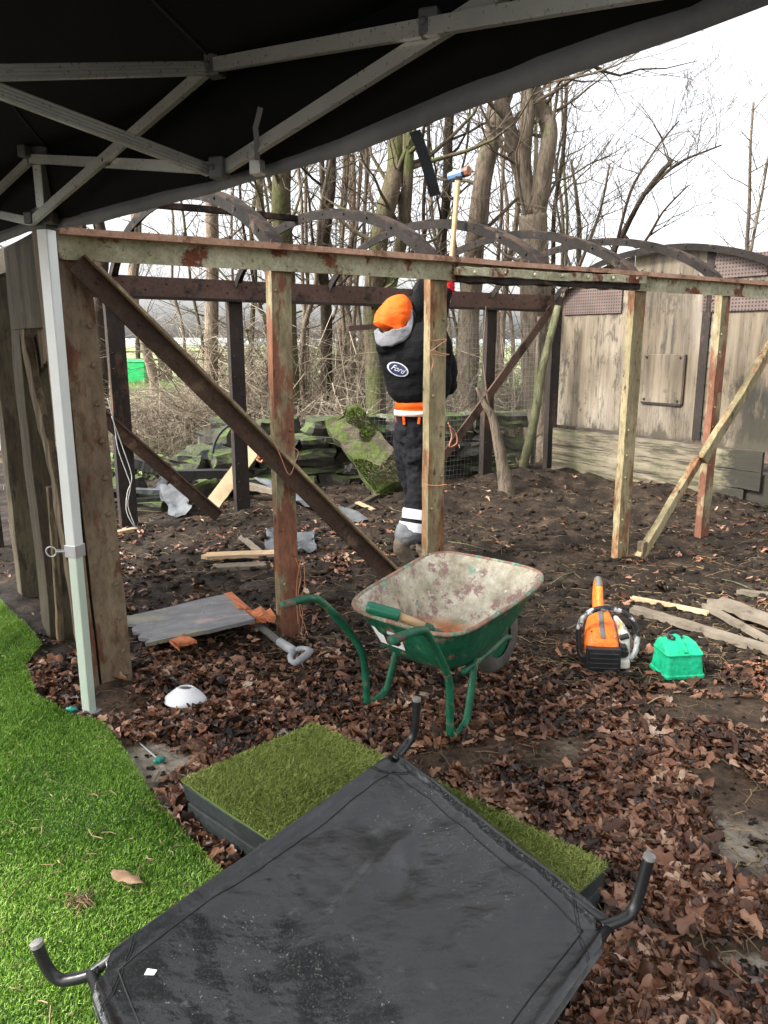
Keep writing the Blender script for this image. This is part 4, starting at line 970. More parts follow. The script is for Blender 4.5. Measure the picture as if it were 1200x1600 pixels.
# ---------------------------------------------------------------- wire mesh fence
wm = WP(3.55, 3.25); wmo = thing('wire_fence', 'sagging square wire mesh fence behind the worker and the far posts', 'fence', wm, WANG)
mb = MB(); r = random.Random(4); L = 2.45; Hh = 1.75
def wz(s, z): return noise.noise(V(s*1.1, z*1.3, 3))*.07
for i in range(int(L/.055)+1):
    s = i*.055; mb.tube([(s+wz(s+9, z)*.4, wz(s, z), z) for z in np.linspace(-.02, Hh-.12*noise.noise(V(s, 0, 0)), 12)], .0017, 3, cap=False)
for j in range(int(Hh/.055)+1):
    z = j*.055; mb.tube([(s+wz(s+9, z)*.4, wz(s, z), z+.02*noise.noise(V(s, z, 8))) for s in np.linspace(0, L, 30)], .0017, 3, cap=False)
mb.build('netting', M['mesh_wire'], wmo, fix=False)
for s in (2.45,):
    mb = MB(); mb.tube([(s, .04, -.1), (s+.02, .04, 1.8)], .03, 8); mb.build('post', M['bark_brown'], wmo)
# ---------------------------------------------------------------- stone wall and fallen stones
def stone(mb, c, s, seed, R=None):
    b = bmesh.new(); bmesh.ops.create_cube(b, size=1); bmesh.ops.subdivide_edges(b, edges=b.edges[:], cuts=3, use_grid_fill=True)
    vs_ = []
    for v in b.verts:
        p = v.co.copy(); l = max(abs(p.x), abs(p.y), abs(p.z)); q = p.normalized()*.62
        p = p.lerp(q, .18)+noise.noise_vector(p*1.6+V(seed*1.7, seed*.3, 0))*.20+noise.noise_vector(p*6+V(seed, 0, 3))*.07; p = V(p.x*s[0], p.y*s[1], p.z*s[2])
        vs_.append(V(*c)+(R @ p if R else p))
    mb.add(vs_, [tuple(v.index for v in f.verts) for f in b.faces]); b.free()
w0 = at(345, 772); w1 = at(772, 742); wl = w1-w0; wlen = wl.length; wd = wl.normalized(); wn_ = V(-wd.y, wd.x, 0)
mb = MB(); r = random.Random(9); z = -.03
while z < .66:
    hh = r.uniform(.11, .20); x = -r.random()*.2
    while x < wlen:
        L_ = r.uniform(.18, .55); hloc = .68-.10*abs(noise.noise(V(x*1.1, 1, 0)))-(.28*max(0, 1-x/.6))
        if z+hh*.5 < hloc: stone(mb, w0+wd*(x+L_/2)+wn_*(.12+r.uniform(-.03, .03)+z*.1)+V(0, 0, z+hh/2), (hh*1.12, .34, hh*1.1) if False else (L_*1.0, .36, hh*1.06), r.random()*99, Matrix.Rotation(math.atan2(wd.y, wd.x)+r.gauss(0, .06), 3, 'Z') @ Matrix.Rotation(r.gauss(0, .04), 3, 'Y'))
        x += L_
    z += hh
ws = mb.build('stone_wall', M['stone'], smooth=False, fix=False); setp(ws, 'low dry stone wall green with moss behind the wagon frame', 'wall')
for p in ws.data.polygons: p.use_smooth = False
FSG = 'fallen stones at the left end of the wall'
fst = [(362, 662, .30, .16), (345, 690, .36, .2), (385, 690, .30, .16), (420, 672, .30, .15), (330, 715, .34, .15), (375, 722, .36, .15), (300, 722, .26, .13), (415, 720, .34, .16), (445, 700, .28, .15), (350, 752, .34, .13), (400, 758, .34, .13), (310, 762, .3, .11), (275, 752, .26, .1), (440, 750, .3, .13), (190, 762, .26, .12), (140, 760, .3, .12), (235, 790, .32, .1), (60, 752, .3, .13), (445, 668, .26, .14)]
for i, (u, v, L_, h_) in enumerate(fst):
    p = atY(u, v, 8.0-.010*(v-700)+(u-300)*.0035)
    mb = MB(); stone(mb, (0, 0, 0), (L_*1.15, .34, h_*1.35), i*3.3+1, Matrix.Rotation(r.uniform(-.5, .5), 3, 'Z') @ Matrix.Rotation(r.gauss(0, .12), 3, 'Y'))
    o = mb.build('fallen_stone', M['stone'], smooth=False, fix=False); o.location = (p.x, p.y, p.z); setp(o, 'mossy fallen stone in the tumbled left end of the wall', 'stone', FSG)
# black rimmed round hoop lying on the stones
c = atY(380, 712, 7.75)
mb = MB(); mb.tube([c+V(.31*math.cos(a), .05*math.sin(a), .34*math.sin(a)) for a in [math.pi*(-.05+1.1*i/24) for i in range(25)]], .016, 6)
o = mb.build('black_hoop', M['rubber'], wc=False, smooth=True); setp(o, 'black curved rim standing over the fallen stones behind the diagonal brace', 'rim')
def put(mb, name, mats, label, cat, group=None, bevel=0, smooth=False, kind=None):
    """build with world coordinates, origin moved to the middle of its base"""
    xs = np.array([tuple(v) for v in mb.v]); c = V((xs[:, 0].min()+xs[:, 0].max())/2, (xs[:, 1].min()+xs[:, 1].max())/2, xs[:, 2].min())
    mb.v = [tuple(Vector(v)-c) for v in mb.v]; o = mb.build(name, mats, None, smooth, bevel); o.location = c; setp(o, label, cat, group, kind); return o
def plank(p0, p1, w, th, mat, label, seed=0, jit=.012, group=None, name='plank', up=(0, 0, 1), cat='plank', rag=.03):
    mb = MB(); r = random.Random(seed); p0 = Vector(p0); p1 = Vector(p1); t = (p1-p0).normalized(); s, u = frame(t, up)
    n = 14; k = 5; vs_ = []
    for i in range(n+1):
        for j in range(k):
            a = (j/(k-1)-.5)*w; e0 = (r.random()*rag if i in (0,) else (-r.random()*rag if i == n else 0))
            p = p0.lerp(p1, i/n)+t*e0+s*(a+(r.random()-.5)*jit*.5*(1 if j in (0, k-1) else .2))+u*(noise.noise(p0.lerp(p1, i/n)*4)*jit*.6)
            vs_.append(p+u*th/2)
    m = len(vs_); vs_ += [v-u*th*(.8+.4*r.random()) for v in vs_]; fs = []
    for i in range(n):
        for j in range(k-1):
            a = i*k+j; fs += [(a, a+1, a+k+1, a+k), (m+a, m+a+k, m+a+k+1, m+a+1)]
        a = i*k; fs.append((a, a+k, m+a+k, m+a)); a = i*k+k-1; fs.append((a, m+a, m+a+k, a+k))
    for j in range(k-1): fs.append((j, m+j, m+j+1, j+1)); a = n*k+j; fs.append((a, a+1, m+a+1, m+a))
    mb.add(vs_, fs); return put(mb, name, mat, label, cat, group)
# rotten mossy slab leaning on the wall
SP0, SP1 = atY(532, 648, 8.05), atY(622, 768, 7.45); UPS = V(.05, -1, .45).normalized()
sl = plank(SP0, SP1, .40, .15, M['moss_slab'], 'rotten slab thick with green moss leaning on the stone wall', 71, .09, name='mossy_slab', up=UPS, cat='slab', rag=.10)
sl2 = MB(); r = random.Random(3); t_ = (SP1-SP0).normalized(); s_, u_ = frame(t_, UPS)
for i in range(9000):
    a, b = r.random(), r.uniform(-.47, .47)
    p = SP0.lerp(SP1, a)+s_*b*.44
    if noise.noise(p*3.6+V(0, 3, 0))+.5*(a-.42) < .0: continue
    q = noise.noise(SP0.lerp(SP1, a)*4)*.09*.6+.075+.02*max(0, noise.noise(p*9)); p = p+u_*q; h = r.uniform(.008, .022)
    sl2.add([p+V(-.005, 0, 0), p+V(.005, 0, 0), p+V(r.gauss(0, .008), -h, h*.6)], [(0, 1, 2)])
sl2.v = [tuple(Vector(v)-sl.location) for v in sl2.v]
m_ = sl2.build('moss', M['moss'], sl, fix=False); setp(m_, kind='stuff')
# ---------------------------------------------------------------- scrap, planks and boards
def g3(u, v, dz): return G(u, v, dz)
plank(G(985, 938, .015), G(1108, 962, .015), .035, .02, M['pale_timber'], 'thin yellowish stick lying just behind the chainsaw', 1, name='stick', cat='stick')
plank(G(985, 955, .02), G(1215, 1026, .02), .075, .03, M['grey_plank'], 'long narrow grey plank running behind the green can', 2)
plank(G(1112, 950, .05), G(1225, 992, .05), .13, .028, M['grey_plank'], 'short broad broken board on top of the planks at the right edge', 3, rag=.06)
plank(G(1095, 952, .03), G(1225, 1020, .02), .05, .025, M['grey_plank'], 'split grey plank wedged below the broad broken board', 4, rag=.06)
plank(G(1150, 928, .02), G(1225, 938, .02), .05, .025, M['grey_plank'], 'dark plank end lying above the others at the right edge', 5)
plank(G(315, 884, .06), G(450, 876, .06), .11, .025, M['fresh_wood'], 'freshly split pale board lying before the red flaking post', 6, rag=.08)
plank(G(330, 893, .02), G(418, 888, .02), .10, .03, M['grey_plank'], 'dark grey board under the freshly split pale board', 7)
plank(G(375, 842, .02), G(408, 868, .02), .05, .02, M['grey_plank'], 'short grey offcut pointing at the split pale board', 8)
plank(G(557, 788, .02), G(584, 802, .03), .05, .012, M['pale_timber'], 'small pale yellow chip of board on the leaves', 9)
plank(G(168, 842, .03), G(214, 832, .03), .06, .03, M['fresh_wood'], 'pale broken board end lying against the corner post', 10)
plank(G(322, 806, .02), atY(402, 695, 6.98), .13, .035, M['pale_timber'], 'pale yellow timber propped slanting against the stones', 11, up=(0, -1, .3))
plank(G(530, 806, .02), G(650, 752, .05), .05, .03, M['timber_green'], 'dark mossy plank on the ground below the mossy slab', 12)
plank(atY(205, 722, 7.2), atY(256, 738, 7.2), .10, .10, M['black_plank'], 'black wet plank, highest of the scrap pile left of the long black one', 13)
plank(atY(262, 742, 7.1), atY(362, 740, 7.3), .12, .08, M['black_plank'], 'long black plank across the scrap pile', 14)
plank(atY(150, 764, 6.75), atY(262, 768, 6.9), .09, .04, M['slate'], 'narrow grey board lying level on the left of the scrap pile', 15)
plank(atY(190, 785, 6.75), atY(300, 778, 6.9), .14, .07, M['black_plank'], 'black plank low in the scrap pile under the crumpled sheet', 16)
plank(atY(180, 800, 6.6), atY(290, 805, 6.8), .10, .06, M['timber_green'], 'mossy plank at the bottom front of the scrap pile', 17)
plank(atY(350, 752, 7.4), atY(450, 772, 7.1), .10, .05, M['grey_plank'], 'grey brown plank at the right end of the scrap pile', 18)
plank(atY(420, 800, 7.0), atY(440, 812, 6.9), .04, .04, M['timber_green'], 'short green stick behind the foot of the red flaking post', 19, name='stick', cat='stick')
plank(atY(5, 760, 6.4), atY(100, 770, 6.6), .10, .04, M['slate'], 'grey board lying between the two left end posts', 25)
def sheet(pix, Yd, mat, label, seed, amp=.04, name='metal_sheet', th=.004):
    """crumpled sheet, quad of four (u,v,Y or ground)"""
    c = [atY(u, v, y) if y else G(u, v, .03) for u, v, y in pix]; n = 10; vs_ = []
    for i in range(n+1):
        for j in range(n+1):
            a, b = i/n, j/n; p = c[0].lerp(c[1], b).lerp(c[3].lerp(c[2], b), a)
            edge = 1 if i in (0, n) or j in (0, n) else 0
            vs_.append(p+V(0, 0, 1)*noise.noise(p*9+V(seed, 0, 0))*amp+noise.noise_vector(p*16+V(seed, 0, 0))*amp*.5*edge+V(0, -1, 0)*noise.noise(p*6)*amp*.5)
    mb = MB(); mb.add(vs_, [(i*(n+1)+j, i*(n+1)+j+1, (i+1)*(n+1)+j+1, (i+1)*(n+1)+j) for i in range(n) for j in range(n)])
    o = put(mb, name, mat, label, 'sheet'); sm = o.modifiers.new('t', 'SOLIDIFY'); sm.thickness = th; return o
sheet([(236, 762, 6.9), (262, 738, 7.2), (272, 746, 7.2), (250, 766, 6.9)], 0, M['slate'], 'blue grey bent sheet on top of the scrap pile', 1, .03)
sheet([(248, 764, 6.8), (282, 756, 6.8), (300, 798, 6.5), (272, 815, 6.4)], 0, M['slate'], 'crumpled grey sheet hanging down the front of the scrap pile', 2, .08)
sheet([(396, 748, 7.4), (430, 750, 7.4), (520, 798, None), (500, 806, None)], 0, M['slate'], 'long grey sheet sloping down behind the red flaking post', 3, .03)
sheet([(468, 782, None), (500, 778, None), (578, 815, None), (560, 822, None)], 0, M['dark_slate'], 'grey sheet under the lower end of the diagonal brace', 4, .02)
sheet([(416, 836, None), (440, 830, None), (450, 868, None), (415, 865, None)], 0, M['slate'], 'crumpled grey sheet left of the red flaking post', 5, .04)
sheet([(462, 835, None), (490, 834, None), (494, 866, None), (460, 868, None)], 0, M['slate'], 'crumpled grey sheet right of the red flaking post', 6, .04)
sheet([(300, 716, 7.6), (345, 690, 8.0), (350, 697, 8.0), (312, 724, 7.6)], 0, M['slate'], 'bent pale sheet on the stones above the black planks', 7, .04)
# painted board with broken orange edges
bc = [at(185, 966, .10), at(352, 928, .16), at(398, 968, .16), at(222, 1006, .07)]
bd = thing('painted_board', 'grey painted board with splintered orange edges lying on the soil by the spade', 'board', G(290, 985))
mb = MB(); r = random.Random(8); n = 12; top = []
def bl_(a, b): return bc[0].lerp(bc[1], a).lerp(bc[3].lerp(bc[2], a), b)
ring = [bl_(i/n, 0) for i in range(n)]+[bl_(1, i/6) for i in range(6)]+[bl_(1-i/n, 1) for i in range(n)]+[bl_(r.random()*.10, 1-i/9) for i in range(9)]
ring = [p+noise.noise_vector(p*30)*.006 for p in ring]
mb.slab([p-bd.location for p in ring], .02); mb.build('panel', M['board'], bd)
mb = MB()
def chunk(a0, a1, b0, b1, seed):
    mb = MB(); rr = random.Random(seed); pts = []
    for i in range(7): pts.append(bl_(a0+(a1-a0)*i/6, b0)+noise.noise_vector(V(i, seed, 0))*.02)
    for i in range(7): pts.append(bl_(a1+(a0-a1)*i/6, b1)+noise.noise_vector(V(i, seed, 5))*.03)
    mb.slab([p-bd.location+V(0, 0, -.006) for p in pts], .018); mb.build('splintered_edge', M['orange_rot'], bd)
for (a0, a1, b0, b1, sd_) in ((.97, 1.08, -.02, .62, 1), (.95, 1.16, .62, .95, 2), (1.0, 1.2, .75, .98, 4), (.24, .42, .98, 1.22, 3)): chunk(a0, a1, b0, b1, sd_)
# spade lying under the board
sp0 = at(385, 962, .09); sp1 = at(437, 1003, .10); sp2 = at(458, 1017, .10)
sp = thing('spade', 'spade with a dark shaft and grey D handle poking out under the painted board', 'spade', G(430, 1005))
o_ = sp.location; mb = MB(); mb.tube([sp0-(sp1-sp0)*.5-o_+V(0, 0, -.03), sp0-o_, sp1-o_], .018, 10); mb.build('shaft', M['shaft'], sp, smooth=True)
d_ = (sp2-sp1).normalized(); s_ = V(d_.y, -d_.x, 0); s_ = at(492, 1008, .12)-at(462, 1030, .10); s_.normalize()
h0 = sp1-o_; h1 = sp2-o_; c_ = h1+d_*.045
mb = MB(); mb.tube([h0, h1, h1+d_*.012], [.021, .023, .020], 12)
l0 = h1+d_*.005; hw = .058; dp = .085
mb.tube([l0, l0-s_*hw*.7+d_*.02, l0-s_*hw+d_*.05, l0-s_*hw+d_*dp, l0-s_*hw*.5+d_*(dp+.004), l0+s_*hw*.5+d_*(dp+.004), l0+s_*hw+d_*dp, l0+s_*hw+d_*.05, l0+s_*hw*.7+d_*.02, l0], [.015, .014, .013, .015, .017, .017, .015, .013, .014, .015], 10)
mb.build('handle', M['grip_grey'], sp, smooth=True)
mb = MB(); q = sp0-(sp1-sp0)*.5-o_+V(0, 0, -.03); mb.bar(q, q-(sp1-sp0).normalized()*.16, .17, .006, (0, 0, 1), 0, .003, 6); mb.build('blade', M['steel'], sp)
# white enamel shade
c = G(290, 1098); 
mb = MB(); Rt = Matrix.Rotation(math.radians(-8), 3, 'X') @ Matrix.Rotation(math.radians(4), 3, 'Y')
mb.lathe([(.088, .0), (.091, .003), (.085, .018), (.062, .042), (.040, .060), (.030, .066), (.028, .063), (.030, .055), (.06, .036), (.084, .010), (.088, 0)], (0, 0, .004), Rt, 40, jit=.004)
o = mb.build('enamel_shade', M['enamel'], smooth=True); o.location = c; setp(o, 'white enamel lamp shade with a hole in its top lying on the leaves', 'lamp shade')
# tent pegs
for (a, b, lab) in (((214, 1160), (249, 1192), 'steel tent peg with a green head lying on the sandy soil'), ((113, 1118), (114, 1107), 'green peg head sticking up beside the foot of the gazebo leg')):
    p0 = G(a[0], a[1], .008) if a[0] > 200 else G(a[0], a[1], -.02); p1 = G(b[0], b[1], .012) if a[0] > 200 else G(a[0], a[1], .03)
    t = thing('tent_peg', lab, 'tent peg', p1, 0, 'tent pegs'); d_ = (p0-p1)
    mb = MB(); mb.tube([V(0, 0, 0), d_], [.0032, .0026], 6); mb.build('shaft', M['steel'], t)
    s_ = d_.normalized().cross(V(0, 0, 1)); s_ = s_.normalized() if s_.length > .1 else V(1, 0, 0)
    mb = MB(); mb.tube([-s_*.022, -s_*.012, s_*.012, s_*.022], [.006, .009, .009, .006], 8); mb.tube([d_.normalized()*-.010, d_.normalized()*.014], .009, 8); mb.build('head', M['peg_green'], t, smooth=True)
# twine and cable
def cord(pts, rad, mat, label, cat='twine', name='twine'):
    P = [Vector(p) for p in pts]; Q = []
    for i in range(len(P)-1):
        a, b, c_, d_ = P[max(i-1, 0)], P[i], P[i+1], P[min(i+2, len(P)-1)]
        for k in range(5): t = k/5; Q.append(.5*(2*b+(c_-a)*t+(2*a-5*b+4*c_-d_)*t*t+(3*b-a-3*c_+d_)*t**3))
    Q.append(P[-1]); mb = MB(); mb.tube(Q, rad, 5); return put(mb, name, mat, label, cat, smooth=True)
def ww(u, v, w): q = on_w(u, v, w); return WP(q.x, q.y, q.z)
cord([ww(u, v, -.09) for u, v in ((428, 690), (438, 712), (452, 742), (462, 720), (466, 706), (459, 700))], .0022, M['twine'], 'orange twine tying the diagonal brace to the red flaking post')
cord([ww(u, v, -.03) for u, v in ((462, 872), (470, 900), (466, 930), (473, 960), (470, 1000), (478, 985), (468, 950), (476, 910), (472, 870), (463, 920), (466, 975))], .002, M['twine'], 'orange twine hanging in strands at the foot of the red flaking post')
cord([ww(u, v, -.075) for u, v in ((668, 531), (680, 532), (698, 530), (685, 540), (672, 551), (686, 555), (702, 554), (690, 552), (672, 548), (671, 565), (673, 580), (677, 562), (670, 546))], .0018, M['twine'], 'orange twine wound round the cream post high beside the hoodie')
cord([ww(u, v, -.075) for u, v in ((667, 758), (683, 759), (698, 757))], .0035, M['twine'], 'orange twine band low round the cream post')
cord([ww(u, v, .12) for u, v in ((700, 660), (706, 680), (702, 698), (714, 692), (712, 676), (703, 668))]+[ww(u, v, FW-.08) for u, v in ((716, 690), (718, 700))], .0035, M['twine'], 'orange twine looped behind the cream post at knee height')
cord([atY(u, v, 7.6) for u, v in ((403, 705), (408, 700), (404, 715), (412, 712), (408, 722), (400, 712), (409, 690))], .012, M['twine'], 'scrap of orange twine hanging on the pale propped timber')
cord([ww(u, v, FW-.12) for u, v in ((168, 622), (178, 660), (184, 700), (198, 740), (204, 760), (200, 790), (212, 825), (198, 800), (199, 770), (206, 745), (192, 700), (174, 650))], .0035, M['cable'], 'thin white cable dangling down the dark left far post', 'cable', 'cable')
# black coat glimpsed at the left edge
c = WP(-.1, 1.78, 1.2); q = atY(4, 590, c.y)
mb = MB(); mb.ell((q.x-.10, q.y, q.z), (.12, .10, .17), None, 16, 12, 0, .05, 9, 3); mb.ell((q.x-.05, q.y, q.z-.1), (.06, .07, .09), None, 14, 10, 0, .04, 12, 5); o = put(mb, 'black_coat', M['hoodie'], 'black bundle hanging on the end post at the left edge', 'coat', smooth=True)
# ---------------------------------------------------------------- turf
def inpoly(x, y, poly):
    c = np.zeros(len(x), bool); n = len(poly); j = n-1
    for i in range(n):
        xi, yi = poly[i]; xj, yj = poly[j]
        k = ((yi > y) != (yj > y)) & (x < (xj-xi)*(y-yi)/(yj-yi+1e-12)+xi); c ^= k; j = i
    return c
def blades(name, poly, hfun, n, hgt, wid, mat, seed, parent=None, off=V(0, 0, 0), zf=None, thin=0.0, lean=.6):
    r = np.random.RandomState(seed); P = np.array([(p[0], p[1]) for p in poly]); lo, hi_ = P.min(0), P.max(0)
    x = r.uniform(lo[0], hi_[0], n); y = r.uniform(lo[1], hi_[1], n); m = inpoly(x, y, P); x, y = x[m], y[m]; n = len(x)
    z = np.array([hfun(a, b) for a, b in zip(x, y)])
    ph = np.sin(x*9+np.sin(y*5)*2)*.5+np.cos(y*7+x*3)*.5
    a = r.uniform(0, 6.283, n); h = r.uniform(hgt[0], hgt[1], n)*(1-.35*(ph > .6)); la = r.uniform(0, 6.283, n); ln = h*np.abs(r.normal(0, lean, n))
    dx, dy = np.cos(a)*wid/2, np.sin(a)*wid/2
    lx = np.cos(la)*ln+.3*h; ly = np.sin(la)*ln-.25*h
    base1 = np.stack([x-dx, y-dy, z], 1); base2 = np.stack([x+dx, y+dy, z], 1)
    mid1 = np.stack([x-dx*.8+lx*.35, y-dy*.8+ly*.35, z+h*.6], 1); mid2 = np.stack([x+dx*.8+lx*.35, y+dy*.8+ly*.35, z+h*.6], 1)
    tip = np.stack([x+lx, y+ly, z+h], 1)
    Vt = np.stack([base1, base2, mid1, mid2, tip], 1).reshape(-1, 3)-np.array(off)
    k = np.arange(n)[:, None]*5; Fc = np.concatenate([k+[0, 1, 3], k+[0, 3, 2], k+[2, 3, 4]], 1).reshape(-1, 3)
    return fast_obj(name, Vt, Fc, mat, parent)
tz = .035
tp = [at(u, v, tz) for u, v in ((-260, 880), (0, 938), (40, 975), (66, 1005), (40, 1040), (58, 1085), (110, 1110), (160, 1122), (200, 1175), (235, 1235), (290, 1300), (352, 1358), (370, 1400), (330, 1500), (250, 1640), (220, 1760), (-260, 1760))]
tc = V(-1.1, 2.0, 0)
turf = thing('artificial_turf', 'bright green artificial grass sheet in the lower left beneath the gazebo leg', 'artificial grass', tc)
def thz(x, y): return max(gz(x, y), -.01)+.020+.010*noise.noise(V(x*2, y*2, 0))
mb = MB(); n_ = 60; xs = np.linspace(min(p.x for p in tp), max(p.x for p in tp), n_); ys = np.linspace(min(p.y for p in tp), max(p.y for p in tp), n_)
P2 = np.array([(p.x, p.y) for p in tp]); XX, YY = np.meshgrid(xs, ys); ins = inpoly(XX.ravel(), YY.ravel(), P2).reshape(XX.shape)
vs_ = [(XX[j, i]-tc.x, YY[j, i]-tc.y, thz(XX[j, i], YY[j, i])) for j in range(n_) for i in range(n_)]
fs = [(j*n_+i, j*n_+i+1, (j+1)*n_+i+1, (j+1)*n_+i) for j in range(n_-1) for i in range(n_-1) if ins[j, i] and ins[j+1, i] and ins[j, i+1] and ins[j+1, i+1]]
mb.add(vs_, fs); mb.build('backing', M['turf_back'], turf, smooth=True)
o = blades('pile', tp, thz, 1250000, (.008, .017), .0021, M['turf'], 5, turf, tc); setp(o, kind='stuff')
# platform with turf top
HT = .135
pc = [at(283, 1218, HT), at(490, 1130, HT), at(950, 1350, HT)]; pc.append(pc[0]+pc[2]-pc[1])
pcen = (pc[0]+pc[2])/2; pcen.z = 0
plat = thing('turf_platform', 'black sided platform topped with olive artificial grass under the black cot', 'platform', pcen)
def shrink(k, z): return [V(pcen.x+(p.x-pcen.x)*k-pcen.x, pcen.y+(p.y-pcen.y)*k-pcen.y, z) for p in pc]
def prism(mb, a, b, mi=0, sub=20, jit=0):
    n = 4; A_ = []; B_ = []
    for i in range(4):
        for k in range(sub):
            p = a[i].lerp(a[(i+1) % 4], k/sub); q = b[i].lerp(b[(i+1) % 4], k/sub); w_ = noise.noise_vector(p*7+V(0, 0, a[0].z*30))*jit; A_.append(p+w_); B_.append(q+w_*.7)
    n = len(A_); mb.add(A_+B_, [tuple(range(n))[::-1], tuple(range(n, 2*n))]+[(i, (i+1) % n, (i+1) % n+n, i+n) for i in range(n)], mi)
mb = MB(); prism(mb, shrink(.985, -.02), shrink(.975, .058), 0, 20, .006); mb.build('lower_slab', M['base_black'], plat, bevel=.006)
mb = MB(); prism(mb, shrink(.955, .056), shrink(.955, .070), 0, 20, .004); mb.build('gap_strip', M['black'], plat)
mb = MB(); prism(mb, shrink(.985, .068), shrink(1.0, HT-.012), 0, 20, .006); mb.build('upper_slab', M['base_black'], plat, bevel=.006)
mb = MB(); prism(mb, shrink(1.0, HT-.0115), shrink(1.0, HT-.004), 0, 20, .004); mb.build('backing', M['turf_back2'], plat)
o = blades('pile', [(p.x, p.y) for p in pc], lambda x, y: HT-.005, 210000, (.008, .018), .0024, M['turf2'], 6, plat, pcen, lean=.9); setp(o, kind='stuff')
# ---------------------------------------------------------------- black cot (raised pet bed), legs up
Qt, Qr, Ql = at(619, 1172, .235), at(966, 1443, .215), at(128, 1518, .165)
Qb = Qr+Ql-Qt; Qb.z = .125
cc = (Qt+Qb)/2; cc.z = 0
cot = thing('raised_cot', 'black vinyl raised pet bed lying legs up across the platform', 'pet bed', cc)
def cpos(a, b): return Qt.lerp(Qr, a).lerp(Ql.lerp(Qb, a), b)      # a: towards right corner, b: towards left corner
La = (Qr-Qt).length; Lb = (Ql-Qt).length
cn = (Qr-Qt).cross(Ql-Qt).normalized(); cn = cn if cn.z > 0 else -cn
NA, NB = 110, 130; vs_ = []; 
cut = .075
for i in range(NA+1):
    for j in range(NB+1):
        # denser near the edges
        a = .5-.5*math.cos(math.pi*i/NA); b = .5-.5*math.cos(math.pi*j/NB)
        da, db = min(a, 1-a)*La, min(b, 1-b)*Lb; d = min(da, db)
        aa, bb_ = a, b
        # chamfered corners
        s_ = da+db
        if s_ < cut:
            push = (cut-s_)/2; aa = a+(push/La)*(1 if a < .5 else -1); bb_ = b+(push/Lb)*(1 if b < .5 else -1)
            d = 0
        p = cpos(aa, bb_)
        bul = .014*math.exp(-((d-.016)/.014)**2)-(.020 if d < .002 else 0)
        sag = -.012*min(1, d/.25)
        wr = 0.0
        x, y = a*La, b*Lb; m = min(1, d/.08)
        wr += .028*noise.noise(V(x*3.0, y*3.0, 1))+.016*noise.noise(V(x*7, y*5, 4))+.0045*noise.noise(V(x*17, y*17, 2))
        wr += .016*math.exp(-((x-.30-.25*(y-.35))/.035)**2)*math.exp(-((y-.35)/.18)**2)-.010*math.exp(-((x-.38-.5*(y-.3))/.03)**2)*math.exp(-((y-.3)/.16)**2)
        wr += .0035*noise.noise(V(x*30, y*6, 9))*(1-m)*2
        vs_.append(p+cn*(bul+sag+wr*(.15+.85*m))-cc)
mb = MB(); n_ = NB+1
mb.add(vs_, [(i*n_+j, i*n_+j+1, (i+1)*n_+j+1, (i+1)*n_+j) for i in range(NA) for j in range(NB)])
fab = mb.build('fabric', M['vinyl'], cot, smooth=True); sm = fab.modifiers.new('t', 'SOLIDIFY'); sm.thickness = .0025; sm.offset = -1
def fpos(a, b, lift=.001):
    """a point on the built fabric"""
    i = int(round(math.acos(1-2*min(max(a, 0), 1))/math.pi*NA)); j = int(round(math.acos(1-2*min(max(b, 0), 1))/math.pi*NB))
    return Vector(vs_[i*n_+j])+cn*lift
ins_ = .066
def seam(pts, name='seam', r_=.0016):
    mb = MB(); mb.tube(pts, r_, 5); return mb.build(name, M['webbing'], cot, smooth=True)
for k in (0, .010):
    i_ = ins_+k; A0_, A1_, B0_, B1_ = i_/La, 1-i_/La, i_/Lb, 1-i_/Lb
    ca_, cb_ = .10/La, .10/Lb
    if k == 0:
        for e_ in (0, 1):
            seam([fpos(A0_ if e_ == 0 else A1_, B0_+(B1_-B0_)*t/60) for t in range(61)])
            seam([fpos(A0_+(A1_-A0_)*t/60, B0_ if e_ == 0 else B1_) for t in range(61)])
for (sa, sb) in ((0, 0), (1, 0), (0, 1), (1, 1)):
    f1 = lambda x: x/La if sa == 0 else 1-x/La
    f2 = lambda x: x/Lb if sb == 0 else 1-x/Lb
    for q in (.150, .158): seam([fpos(f1(.005+(q-.02)*t/16), f2(q-.015-(q-.02)*t/16)) for t in range(17)], 'seam', .0011)
# folded corner flaps: raised wedge of cloth beside each opening
tube_r = .0125
def cw(a, b, dz=0): return cpos(a, b)+cn*(dz-.004)-cc
e_in_a, e_in_b = .016/La, .016/Lb
for (a0, b0, a1, b1) in ((e_in_a, e_in_b, 1-e_in_a, e_in_b), (e_in_a, 1-e_in_b, 1-e_in_a, 1-e_in_b), (e_in_a, e_in_b, e_in_a, 1-e_in_b), (1-e_in_a, e_in_b, 1-e_in_a, 1-e_in_b)):
    mb = MB(); mb.tube([cw(a0, b0), cw(a1, b1)], tube_r*.95, 10); mb.build('frame_tube', M['black_tube'], cot, smooth=True)
def legpath(corner, pix, Ys):
    return [cpos(*corner)+cn*-.004-cc]+[atY(u, v, y)-cc for (u, v), y in zip(pix, Ys)]
Yt, Yr, Yl = Qt.y, Qr.y, Ql.y
def bez(P, k=6):
    Q = []
    for i in range(len(P)-1):
        a, b, c_, d_ = P[max(i-1, 0)], P[i], P[i+1], P[min(i+2, len(P)-1)]
        for q in range(k): t = q/k; Q.append(.5*(2*b+(c_-a)*t+(2*a-5*b+4*c_-d_)*t*t+(3*b-a-3*c_+d_)*t**3))
    return Q+[P[-1]]
